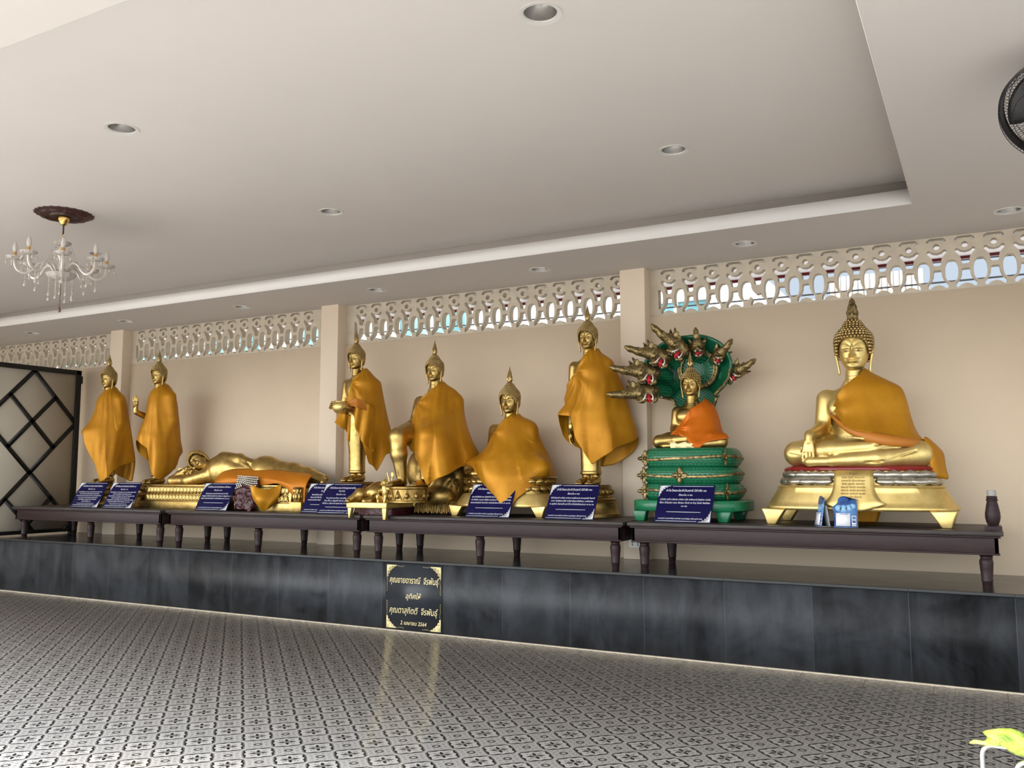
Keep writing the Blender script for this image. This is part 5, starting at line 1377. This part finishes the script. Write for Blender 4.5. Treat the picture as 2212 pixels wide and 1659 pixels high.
sign(-9.02, .16, R(4), 'อาทิตย์', '๖', ['อุเทตะยัญจักขุมา เอกะราชา หะริสสะวัณโณ ปะฐะวิปปะภาโส', 'ตัง ตัง นะมัสสามิ หะริสสะวัณณัง ปะฐะวิปปะภาสัง', 'ตะยัชชะ คุตตา วิหะเรมุ ทิวะสัง เย พราหมะณา เวทะคุ สัพพะธัมเม', 'เต เม นะโม เต จะ มัง ปาละยันตุ นะมัตถุ พุทธานัง', 'นะมัตถุ โพธิยา นะโม วิมุตตานัง นะโม วิมุตติยา', 'อิมัง โส ปะริตตัง ๖ จบ'],
     'navy prayer board with Thai text, leftmost of the row below the first standing statue', fs=.0165)
sign(-8.46, .16, R(4), 'จันทร์', '๑๕', ['ยันทุนนิมิตตัง อะวะมังคะลัญจะ โย จามะนาโป สะกุณัสสะ สัทโท', 'ปาปัคคะโห ทุสสุปินัง อะกันตัง พุทธานุภาเวนะ', 'ยันทุนนิมิตตัง อะวะมังคะลัญจะ โย จามะนาโป สะกุณัสสะ สัทโท', 'ปาปัคคะโห ทุสสุปินัง อะกันตัง ธัมมานุภาเวนะ', 'ยันทุนนิมิตตัง อะวะมังคะลัญจะ โย จามะนาโป สะกุณัสสะ สัทโท', 'ปาปัคคะโห ทุสสุปินัง อะกันตัง สังฆานุภาเวนะ ๑๕ จบ'],
     'navy prayer board full of Thai text, second of the row from the gate', fs=.0165)
sign(-7.045, .19, R(2), 'อังคาร', '๘', ['ยัสสานุสสะระเณนาปิ อันตะลิกเขปิ ปาณิโน', 'ปะติฏฐะมะธิคัจฉันติ ภูมิยัง วิยะ สัพพะทา สัพพูปัททะวะ', 'ชาลัมหา ยักขะโจราทิสัมภะวา ปะริตตันตัมภะณามะ เห ๘ จบ'],
     'navy prayer board leaning against the plinth of the reclining statue, left of the maroon cushion')
sign(-5.645, .235, R(2), 'พุธ', '๑๗', ['สัพพาสีวิสะชาตีนัง ทิพพะมันตาคะทัง วิยะ', 'ยันนาเสติ วิสัง โฆรัง เสสัญจาปิ ปะริสสะยัง', 'อาณักเขตตัมหิ สัพพัตถะ ปะริตตันตัมภะณามะ เห'],
     'navy prayer board partly covered by the board overlapping its right side, left of the elephant')
sign(-5.385, .160, R(2), 'พุธกลางคืน', '', ['กินนุ สันตะระมาโนวะ ราหุ สุริยัง ปะมุญจะสิ', 'กินนุ ภีโต วะ ติฏฐะสีติ สัตตะธา เม ผะเล มุทธา', 'ชีวันโต นะ สุขัง ละเภ พุทธะคาถา โน เจ มุญเจยยะ'],
     'navy prayer board overlapping another board, tucked behind the gold platform with the elephant', sub='(พระราหู)')
sign(-3.775, .215, R(0), 'พฤหัสบดี', '๑๙', ['ปูเรนตัมโพธิสัมภาเร นิพพัตตัง โมระโยนิยัง เยนะ สังวิหิตารักขัง', 'มะหาสัตตัง วะเนจะรา จิรัสสัง วายะมันตาปิ เนวะ สักขิงสุ คัณหิตุง', 'พรหมะมันตันติ อักขาตัง ปะริตตันตัมภะณามะ เห ๑๙ จบ'],
     'navy prayer board in front of the meditating statue wrapped in its robe')
sign(-3.005, .205, R(-2), 'ศุกร์', '๒๑', ['อัปปะสันเนหิ นาถัสสะ สาสะเน สาธุสัมมะเต อะมะนุสเสหิ จัณเฑหิ', 'สะทา กิพพิสะการิภิ ปะริสานัญจะตัสสันนะ มะหิงสายะ', 'จะ คุตติยา ยันเทเสสิ มะหาวีโร ปะริตตันตัมภะณามะ เห ๒๑ จบ'],
     'navy prayer board in front of the pedestal of the standing statue by the pillar', w=.445)
sign(-2.045, .165, R(-2), 'เสาร์', '๑๐', ['ยะโตหัง ภะคินิ อะริยายะ ชาติยา ชาโต นาภิชานามิ สัญจิจจะ ปาณัง', 'ชีวิตา โวโรเปตา เตนะ สัจเจนะ โสตถิ เต โหตุ โสตถิ คัพภัสสะ', '๑๐ จบ'],
     'navy prayer board in front of the green naga statue stand, rightmost of the row', w=.445)

# folded tent cards with payment panels by the big statue
def tent(x, y, rz, label, open_back=True):
    t = thing('tent_card', label, 'card', (x, y, ZT), rz, 'blue tent cards by the big statue')
    w, h = .150, .165
    tl = R(9)
    # rounded silhouette standing above the printed panel
    out = [(-w/2, 0), (w/2, 0), (w/2, .150), (w/2-.004, .195), (.028, .200), (.022, .185)]
    out += [(-.012+.038*math.cos(a), .180+.036*math.sin(a)) for a in np.linspace(.2, PI*1.05, 12)]+[(-.060, .160), (-w/2-.010, .140), (-w/2-.008, .118), (-w/2, .110)]
    Mf = RX(PI/2-tl)
    obj('front_card', MB().prism(out, 0, .0022, axis=2, M=Mf), [M_card], t, ang=None)
    pn = MB().box(-w/2+.012, .030, .010, .098, .0022, .0030, Mf)
    obj('white_panel', pn, M_white, t, ang=None)
    pn = MB().box(.040, w/2-.006, .010, .082, .0022, .0030, Mf)
    obj('side_panel', pn, M_white, t, ang=None)
    ic = MB().box(.044, w/2-.010, .056, .076, .0030, .0034, Mf).box(.044, w/2-.010, .032, .050, .0030, .0034, Mf).box(.044, w/2-.010, .018, .022, .0030, .0034, Mf).box(-.034, .018, .090, .094, .0030, .0034, Mf)
    obj('icons', ic, M_card, t, ang=None)
    cl_ = MB()
    for cx, cy, r_ in ((-.045, .132, .022), (-.012, .128, .026), (.022, .134, .022), (.048, .146, .018)): cl_.lathe([(r_, 0), (r_, .0012)], 24, (cx, cy, .0022), Mf)
    obj('cloud_print', cl_, M_cloud, t, ang=None)
    Mb = T(0, 2*.15*math.tan(tl)+.012, 0) @ RX(PI/2+tl)
    obj('back_card', MB().box(-w/2, w/2, 0, .150, -.0022, 0, Mb), M_cardback, t, ang=None)
    obj('base_flap', MB().box(-w/2, w/2, -.004, .085, .0005, .002), M_cardback, t, ang=None)
    return t
tent(-1.062, .185, R(-62), 'blue tent card seen edge-on with its grey back showing, left of its twin')
tent(-.868, .112, R(2), 'blue tent card facing the room, below the inscribed panel of the big statue')

# engraved and gilded slab on the front of the ledge
X0p, X1p = -4.665, -4.075
pq = thing('memorial_plaque', 'dark granite slab with engraved gold Thai lettering and gold corner scrolls on the ledge front', 'plaque', ((X0p+X1p)/2, 0, .29))
pw_, ph_ = .585, .56
obj('slab', MB().box(-pw_/2, pw_/2, -.006, .0, -ph_/2, ph_/2), M_slab, pq, ang=None)
Mp = T(0, -.0062, 0) @ RX(PI/2)
ln = [('คุณยายดาราณี  จีรพันธุ์', .074, 0, .118, .51), ('อุทิศให้', .062, -.005, -.012, .16), ('คุณตาสุกิตติ์  จีรพันธุ์', .074, -.005, -.138, .50), ('2 เมษายน 2564', .046, 0, -.232, .27)]
obj('gilt_lettering', MB().merge(text_mb(ln, .0008, shear=.22), Mp), M_goldprint, pq, ang=None)
def stroke(pts, r=.0035): sw.tube([(a, b_, 0) for a, b_ in pts], r, 6, Mp, up=(0, 0, 1), ry=.001)
for sx in (-1, 1):
    for sy in (-1, 1):
        bx, by = sx*(pw_/2-.012), sy*(ph_/2-.012)
        sw = MB(); Q = lambda a, b_: (bx-sx*a, by-sy*b_)
        poly = [Q(a, b_) for a, b_ in [(0, 0), (.105, 0), (.095, .014), (.08, .018), (.072, .030), (.058, .034), (.048, .050), (.034, .052), (.032, .072), (.018, .078), (.016, .098), (0, .105)]]
        if sx*sy < 0: poly = poly[::-1]
        sw.prism(poly, 0, .0012, axis=2, M=Mp)
        stroke([Q(.10, .004), Q(.14, .010), Q(.185, .006)], .0028); stroke([Q(.004, .10), Q(.010, .13), Q(.004, .16), Q(.006, .225), Q(-.004, .232)], .0032)
        obj('gilt_scroll', sw, M_goldprint, pq, ang=None)
cut = MB()
for sx in (-1, 1):
    for sy in (-1, 1):
        bx, by = sx*(pw_/2-.012), sy*(ph_/2-.012)
        for a0, rr in ((.026, .015), (.058, .010), (.082, .006)):
            for q in ((a0, .016 if a0 > .03 else .026), (.016 if a0 > .03 else .026, a0)):
                cx, cy = bx-sx*q[0], by-sy*q[1]
                cut.tube([(cx+rr*k*math.cos(4.5*k*PI)*.9, cy+rr*k*math.sin(4.5*k*PI)*.9, 0) for k in np.linspace(.15, 1, 14)], .0018, 5, Mp @ T(0, 0, .0012), up=(0, 0, 1), ry=.0006)
obj('scroll_engraving', cut, M_slab, pq, ang=None)
# ------------------------------------------------------------------ chandelier
CX, CY = -6.28, -2.09
rose = MB(); pr = [(.001, -.012), (.05, -.014), (.075, -.030), (.095, -.030), (.105, -.016), (.135, -.018), (.150, -.030), (.172, -.028), (.185, -.014), (.208, -.008), (.210, 0)]
n_ = 72; th = np.arange(n_)*2*PI/n_
P = np.array([[(r_*(1+(.035*math.cos(24*t_) if r_ > .18 else .02*math.cos(12*t_) if r_ > .1 else 0))*math.cos(t_), r_*(1+(.035*math.cos(24*t_) if r_ > .18 else .02*math.cos(12*t_) if r_ > .1 else 0))*math.sin(t_), z) for t_ in th] for r_, z in pr])
rose.grid(P, cv=True)
obj('ceiling_rose', rose, M_medal, None, ang=40, loc=(CX, CY, ZU), label='round dark carved wood ceiling rose above the chandelier', cat='ceiling rose')
ch = thing('chandelier', 'crystal chandelier with eight candle arms hanging below the dark ceiling rose', 'chandelier', (CX, CY, ZU))
obj('canopy', MB().lathe([(.044, -.026), (.046, -.034), (.036, -.060), (.022, -.086), (.010, -.094), (.001, -.095)], 28, caps=False), M_brass, ch)
obj('rod', MB().tube([(0, 0, -.09), (0, 0, -.165)], .006, 10), M_medal, ch)
ck = MB()
for k in range(3):
    pts = [(.009*math.cos(a) if k % 2 else 0, 0 if k % 2 else .009*math.cos(a), -.178-.024*k+.017*math.sin(a)) for a in np.linspace(0, 2*PI, 17)[:-1]]
    ck.tube(pts, .0026, 6, closed=True)
obj('chain', ck, M_brass, ch)
obj('stem', MB().lathe([(.006, -.235), (.014, -.25), (.020, -.275), (.034, -.30), (.036, -.33), (.022, -.36), (.018, -.385), (.024, -.40), (.018, -.44), (.012, -.47), (.03, -.50), (.001, -.505)], 20), M_glass, ch)
def dish(r_, z, h_):
    P = []
    for rr, zz in ((.10, 0), (.55, .10), (.88, .45), (1.0, 1.0), (.96, .98), (.82, .52), (.5, .2), (.08, .12)):
        P.append([(r_*rr*(1+.05*math.cos(12*t_)*(rr > .8))*math.cos(t_), r_*rr*(1+.05*math.cos(12*t_)*(rr > .8))*math.sin(t_), z+h_*zz) for t_ in np.arange(48)*2*PI/48])
    return MB().grid(np.array(P), cv=True, flip=True)
obj('top_dish', dish(.062, -.262, .032), M_glass, ch, ang=60)
obj('bowl', dish(.105, -.535, .055).lathe([(.001, -.552), (.012, -.548), (.016, -.535)], 14), M_glass, ch, ang=60)
def drop_mb(p, L=.045, r_=.011, beads=0):
    m = MB(); x, y, z = p
    for k in range(beads): m.ell((x, y, z-.010-.0135*k), .0055, 7, 5)
    z -= .0135*beads+.008
    m.lathe([(.001, -L), (r_*.7, -L+.005), (r_, -L*.72), (r_*.55, -L*.35), (.002, 0)], 9, (x, y, z)); return m
arm_parts = {}
for k in range(8):
    a = R(45*k+12); ca_, sa_ = math.cos(a), math.sin(a)
    Q = lambda r_, z: (r_*ca_, r_*sa_, z)
    rs_ = [(.02, -.505), (.045, -.47), (.075, -.425), (.115, -.405), (.16, -.425), (.20, -.475), (.245, -.50), (.29, -.485), (.315, -.445), (.32, -.405)]
    rz_ = np.array(rs_); tt = np.linspace(0, len(rs_)-1, 34)
    ar = MB().tube([Q(float(pchip(range(len(rs_)), rz_[:, 0], t_)), float(pchip(range(len(rs_)), rz_[:, 1], t_))) for t_ in tt], .0115, 10)
    o = obj('arm', ar, M_glass, ch, ang=60)
    obj('drip_pan', MB().merge(dish(.060, -.405, .026), T(.32*ca_, .32*sa_, 0)), M_glass, o, ang=60)
    obj('candle_sleeve', MB().lathe([(.013, -.395), (.013, -.345)], 14, (.32*ca_, .32*sa_, 0)), M_candle, o)
    obj('bulb', MB().lathe([(.010, -.345), (.016, -.328), (.0185, -.312), (.015, -.288), (.007, -.268), (.001, -.258)], 16, (.32*ca_, .32*sa_, 0)), M_bulb, o, ang=60)
    pd = MB()
    for j in range(5):
        b_ = 2*PI*j/5+a; pd.merge(drop_mb((.32*ca_+.055*math.cos(b_), .32*sa_+.055*math.sin(b_), -.385), .036, .009, 1))
    pd.merge(drop_mb(Q(.245, -.508), .050, .012, 3)); pd.merge(drop_mb(Q(.215, -.49), .040, .010, 1))
    obj('pendants', pd, M_glass, o, ang=60)
    # bead swag from the top dish to the arm, and a straight string below the bowl
    sw_ = MB()
    for j in range(17):
        u = j/16; r_ = .058+.10*u; z = -.242-.175*u-.055*math.sin(PI*u)
        sw_.ell(Q(r_, z), .0056, 7, 5)
    obj('bead_swag', sw_, M_glass, ch, ang=60)
    b_ = a+R(22)
    obj('bead_string', drop_mb((.088*math.cos(b_), .088*math.sin(b_), -.515), .040, .011, 8 if k % 2 else 10), M_glass, ch, ang=60)
obj('long_drop', drop_mb((0, 0, -.548), .055, .012, 13), M_amber, ch, ang=60)

# ------------------------------------------------------------------ ceiling fan in a wire cage, at the right edge
FC = Vector((.345, -2.05, 2.885)); ax = Vector((-.40, -.62, -.68)).normalized()
zq = ax; xq = Vector((0, 0, 1)).cross(zq).normalized(); yq = zq.cross(xq)
MF = Matrix(((xq.x, yq.x, zq.x, 0), (xq.y, yq.y, zq.y, 0), (xq.z, yq.z, zq.z, 0), (0, 0, 0, 1)))
fn = thing('ceiling_fan', 'black caged orbit fan hanging from the soffit at the upper right edge', 'fan', FC)
Rf = .225
obj('cage_rim', MB().lathe([(Rf-.004, -.022), (Rf+.005, -.020), (Rf+.006, .020), (Rf-.004, .022), (Rf-.007, 0)], 72, M=MF, caps=False), M_fan, fn, ang=50)
for nm_, sg in (('front_guard', 1), ('rear_guard', -1)):
    g = MB()
    for k in range(88):
        a = 2*PI*k/88; g.tube([(r_*math.cos(a), r_*math.sin(a), sg*z) for r_, z in ((Rf, .016), (Rf*.985, .045), (Rf*.90, .068), (.12, .080), (.045, .083))], .0011, 4, MF, caps=False)
    for r_, z in ((Rf*.955, .057), (.15, .077), (.095, .081)): g.tube([(r_*math.cos(a), r_*math.sin(a), sg*z) for a in np.linspace(0, 2*PI, 49)[:-1]], .0016, 5, MF, closed=True)
    obj(nm_, g, M_fan, fn, ang=None)
    obj('guard_cap', MB().lathe([(.046, .078*sg), (.046, .088*sg), (.001, .092*sg)], 28, M=MF, caps=False), M_fan, fn)
for k in range(3):
    bl = []
    for r_ in np.linspace(.035, .195, 8):
        w_ = R(44-8*(r_-.035)/.16); bl.append([(r_*math.cos(t_), r_*math.sin(t_), .018*math.sin((t_/w_)*PI/2)) for t_ in np.linspace(-w_, w_, 9)])
    o = obj('blade', MB().grid(np.array(bl), M=MF @ RZ(2*PI*k/3+.35)), M_fan, fn, ang=None); md = o.modifiers.new('th', 'SOLIDIFY'); md.thickness = .003
obj('hub', MB().lathe([(.001, -.03), (.038, -.03), (.042, .0), (.036, .028), (.001, .034)], 28, M=MF), M_fan, fn)
obj('motor', MB().lathe([(.001, -.20), (.045, -.195), (.062, -.17), (.064, -.10), (.050, -.085), (.001, -.085)], 28, M=MF), M_fan, fn)
mp = FC+ax*-.15
obj('yoke', MB().tube([ax*-.15, (ax.x*-.15, ax.y*-.15, .10), (ax.x*-.15, ax.y*-.15, 3.171-FC.z-.03)], .018, 12), M_fan, fn)
obj('ceiling_mount', MB().lathe([(.001, -.05), (.05, -.048), (.085, -.02), (.088, 0)], 32, (ax.x*-.15, ax.y*-.15, 3.171-FC.z)), M_fan, fn)

# ------------------------------------------------------------------ steel rack and plant in the near right corner
RY_ = -3.50
rk_ = thing('steel_rack', 'shiny stainless steel tube rack at the lower right corner', 'rack', (.22, RY_, 0))
def hoop(x0, x1, y, z, r_=.028):
    p = [(x0, y, 0)]+[(x0, y, z-r_)]+[(x0+r_-r_*math.cos(a), y, z-r_+r_*math.sin(a)) for a in np.linspace(0, PI/2, 9)[1:]]
    p += [(x1-r_+r_*math.sin(a), y, z-r_+r_*math.cos(a)) for a in np.linspace(0, PI/2, 9)]+[(x1, y, z-r_), (x1, y, 0)]
    return MB().tube(p, .0068, 14)
obj('hoop', hoop(-.27, .27, 0, .602), M_chrome, rk_, ang=60)
obj('hoop', hoop(-.190, .27, .006-.03, .575), M_chrome, rk_, ang=60)
obj('hoop', hoop(-.27, .27, -.30, .40), M_chrome, rk_, ang=60)
fl_ = MB()
for k in range(9): fl_.tube([(-.27+.0675*k, .004, .30), (-.27+.0675*k, -.30, .30)], .004, 6)
fl_.tube([(-.27, 0, .30), (.27, 0, .30)], .005, 8).tube([(-.27, -.30, .30), (.27, -.30, .30)], .005, 8)
obj('shelf', fl_, M_chrome, rk_)
pt_ = thing('potted_plant', 'yellow green variegated leaf of a potted plant at the lower right corner', 'plant', (.36, RY_-.15, .306))
obj('pot', MB().lathe([(.055, 0), (.062, .005), (.085, .13), (.09, .14), (.082, .14), (.078, .12), (.001, .118)], 28), M_pot, pt_)
obj('soil', MB().lathe([(.001, .124), (.076, .122)], 20, caps=False), M_soil, pt_)
lo = [(570, 960), (640, 900), (720, 840), (860, 850), (1000, 830), (1110, 770), (1150, 660), (1080, 610), (1020, 540), (1120, 480), (1250, 440), (1400, 395), (1500, 370), (1680, 350), (1850, 340), (2030, 390), (2212, 470), (2400, 600), (2520, 760), (2560, 950), (2500, 1120), (2330, 1190), (2150, 1150), (2050, 1030), (1950, 960), (1780, 915), (1600, 890), (1350, 905), (1100, 920), (950, 925), (800, 930), (680, 960)]
def lp_(u, v):
    x_ = 2050+u/13.655; z_ = 1540+v/13.655
    return (-.048+(x_-2122)*.00110, .587-(z_-1620)*.00126)
ol = np.array([lp_(*p) for p in lo]); cen = ol.mean(0)
Pl = []
for k in (0.02, .25, .5, .75, .92, 1.0):
    Pl.append([(cen[0]+(a-cen[0])*k-.36, .150-.035*(1-k*k)+.05*(a-cen[0])*k-.02*math.sin(8*k*(b_-cen[1])), cen[1]+(b_-cen[1])*k-.306+.003*math.sin(30*a+k*5)) for a, b_ in ol])
lf = MB().grid(np.array(Pl), cv=True)
o = obj('leaf', lf, M_leaf, pt_, ang=None); md = o.modifiers.new('th', 'SOLIDIFY'); md.thickness = .0012
obj('stem', MB().tube([(0, 0, .11), (-.05, .03, .20), (-.14, .09, .285), (-.22, .12, .32)], [.006, .005, .004, .003], 8), M_leaf, pt_)
for k, (a, e_) in enumerate(((.5, .35), (1.9, .5), (-.8, .45))):
    L_ = .20; P = []
    for u in np.linspace(0, 1, 9):
        w_ = .055*math.sin(PI*min(1, u*.96+.03))**.8; r_ = L_*u; z = .16+.18*e_+r_*e_-.6*r_*r_
        P.append([(math.cos(a)*(.04+r_)-math.sin(a)*v*w_, math.sin(a)*(.04+r_)+math.cos(a)*v*w_, z-.012*v*v) for v in np.linspace(-1, 1, 7)])
    o = obj('leaf', MB().grid(np.array(P)), M_leaf, pt_, ang=None); md = o.modifiers.new('th', 'SOLIDIFY'); md.thickness = .0012
    obj('stem', MB().tube([(0, 0, .11), (math.cos(a)*.02, math.sin(a)*.02, .14+.1*e_), (math.cos(a)*.04, math.sin(a)*.04, .16+.18*e_)], .004, 7), M_leaf, pt_)

# ------------------------------------------------------------------ outside: eave, neighbours, wires, ground
M_eave = new_mat('pale eave boards', (.90, .84, .83), .7)
M_ext = mk_paint('pale painted render', (.80, .80, .78), .05, .8)
M_peach = mk_paint('peach awning sheet', (.86, .62, .46), .05, .7)
M_extglass = new_mat('green blue window glass', (.16, .36, .40), .12)
M_grey = new_mat('grey concrete', (.42, .43, .44), .8)
M_ground = mk_paint('sunlit concrete yard', (.52, .48, .44), .12, .9)
struct('ground_front', MB().box(-40, 40, -40, -7.4, -.2, -.02), M_ground, ang=None, label='sunlit concrete yard in front of the hall')
struct('ground_back', MB().box(-40, 40, 1.24, 40, -.2, -.02), M_grey, ang=None, label='paved lane behind the hall')
ev = thing('eave', 'pale eave with a maroon fascia seen through the breeze blocks', 'eave', (-6, 1.9, 3.33))
obj('soffit', MB().box(-9, 9, -.57, .72, 0, .03), M_eave, ev, ang=None)
obj('fascia', MB().box(-9, 9, .70, .75, -.022, .16), M_maroon, ev, ang=None)
def building(name, label, x0, x1, y0, y1, z1, m, wins, win_m=None):
    t = thing(name, label, 'building', ((x0+x1)/2, (y0+y1)/2, -.02))
    w, d = (x1-x0)/2, (y1-y0)/2
    obj('wall', MB().box(-w, w, -d, d, 0, z1), m, t, ang=None)
    for a, b, c, e_ in wins:
        fr_ = MB(); X, Z_ = (a+b)/2, (c+e_)/2
        for p in ((a-.06, b+.06, c-.06, c), (a-.06, b+.06, e_, e_+.06), (a-.06, a, c, e_), (b, b+.06, c, e_), (X-.03, X+.03, c, e_), (a, b, Z_-.02, Z_+.02)): fr_.box(p[0], p[1], -d-.06, -d, p[2], p[3])
        o = obj('window', fr_, M_ext, t, ang=None)
        obj('pane', MB().box(a, b, -d-.03, -d, c, e_), win_m or M_extglass, o, ang=None)
    return t
building('neighbour_building', 'pale neighbouring building with green blue windows seen through the middle breeze blocks', -22, -5.2, 6.5, 10, 7.5, M_ext, [(-7.6+2.4*i, -6.2+2.4*i, 3.0+dz, 4.6+dz) for i in range(6) for dz in (0,)])
nb = building('neighbour_building', 'peach and grey neighbouring building with a striped awning seen through the right breeze blocks', -3.3, -.7, 9.0, 12, 4.30, M_grey, [(-.9, -.1, 2.3, 3.4)])
aw = MB()
for k in range(16): aw.box(-.15+.09*k, -.15+.09*k+.06, -1.6, -1.5, 4.0, 4.62)
obj('awning', aw, M_peach, nb, ang=None)
building('neighbour_building', 'low pale building behind the naga statue seen through the breeze blocks', -5.0, -2.7, 6.2, 9, 4.2, M_ext, [(-.6, .4, 2.5, 3.9)])
for k, (y_, za, zb_) in enumerate(((4.6, 4.05, 3.9), (4.8, 3.72, 3.86), (5.0, 3.55, 3.45))):
    o = obj('power_line', MB().tube([(-16+34*u, y_, za+(zb_-za)*u-.25*math.sin(PI*u)) for u in np.linspace(0, 1, 20)], .011, 6), M_black, None, label='thin black overhead wire outside behind the breeze blocks', cat='wire', group='overhead wires')
lw = MB()
for x in np.linspace(-16, 18, 5): lw.lathe([(.10, 0), (.085, 8)], 12, (x, 4.9, -.02))

# ------------------------------------------------------------------ light
w = bpy.data.worlds.new('sky'); SC.world = w; w.use_nodes = True
nt = w.node_tree; bg = nt.nodes['Background']
tc = nt.nodes.new('ShaderNodeTexCoord'); sp = nt.nodes.new('ShaderNodeSeparateXYZ'); nt.links.new(tc.outputs['Generated'], sp.inputs[0])
# brighter, whiter sky on the open front (sun) side, bluer and dimmer behind the hall
yy_ = E(nt, sp.outputs[1]).ss(-.6, .5)
gl_ = (E(nt, sp.outputs[0])*-.55+E(nt, sp.outputs[1])*-.80+E(nt, sp.outputs[2])*.24).ss(.35, 1.0)
mx = nt.nodes.new('ShaderNodeMix'); mx.data_type = 'RGBA'
nt.links.new(yy_.k, mx.inputs['Factor']); mx.inputs['A'].default_value = (.93, .97, 1.0, 1); mx.inputs['B'].default_value = (.74, .86, 1.0, 1)
nt.links.new(mx.outputs['Result'], bg.inputs['Color'])
nt.links.new(((1-yy_*.56)*1.9+gl_*4.0).k, bg.inputs['Strength'])
sun = bpy.data.lights.new('sun', 'SUN'); sun.energy = 7.0; sun.angle = R(1.5); sun.color = (1, .95, .87)
so_ = bpy.data.objects.new('sun', sun); COL.objects.link(so_)
so_.rotation_euler = Vector((.22, .20, -1.0)).to_track_quat('-Z', 'Y').to_euler(); so_.location = (-6, -14, 12)

# ------------------------------------------------------------------ camera
cam = bpy.data.cameras.new('camera'); co = bpy.data.objects.new('camera', cam); COL.objects.link(co)
cam.sensor_fit = 'HORIZONTAL'; cam.sensor_width = 36; cam.lens = 1886.62/2212*36; cam.clip_start = .05
yaw, pit, rol = .495305699, .101922136, -.00219581775
cy_, sy_ = math.cos(yaw), math.sin(yaw); cp_, sp_ = math.cos(pit), math.sin(pit)
Fv = np.array([-sy_*cp_, cy_*cp_, sp_]); Rv = np.array([cy_, sy_, 0]); Uv = np.cross(Rv, Fv)
cr2, sr2 = math.cos(rol), math.sin(rol); R2, U2 = cr2*Rv+sr2*Uv, -sr2*Rv+cr2*Uv
co.matrix_world = Matrix(((R2[0], U2[0], -Fv[0], 0), (R2[1], U2[1], -Fv[1], -6.31005692), (R2[2], U2[2], -Fv[2], 1.34733822), (0, 0, 0, 1)))
SC.camera = co
vs = SC.view_settings; vs.view_transform = 'Standard'; vs.look = 'None'; vs.gamma = 1; vs.use_curve_mapping = False
vs.exposure = 0.0
SC.cycles.max_bounces = 10; SC.cycles.diffuse_bounces = 6; SC.cycles.glossy_bounces = 4; SC.cycles.transmission_bounces = 6
SC.cycles.sample_clamp_indirect = 8
SC.cycles.caustics_reflective = False; SC.cycles.caustics_refractive = False
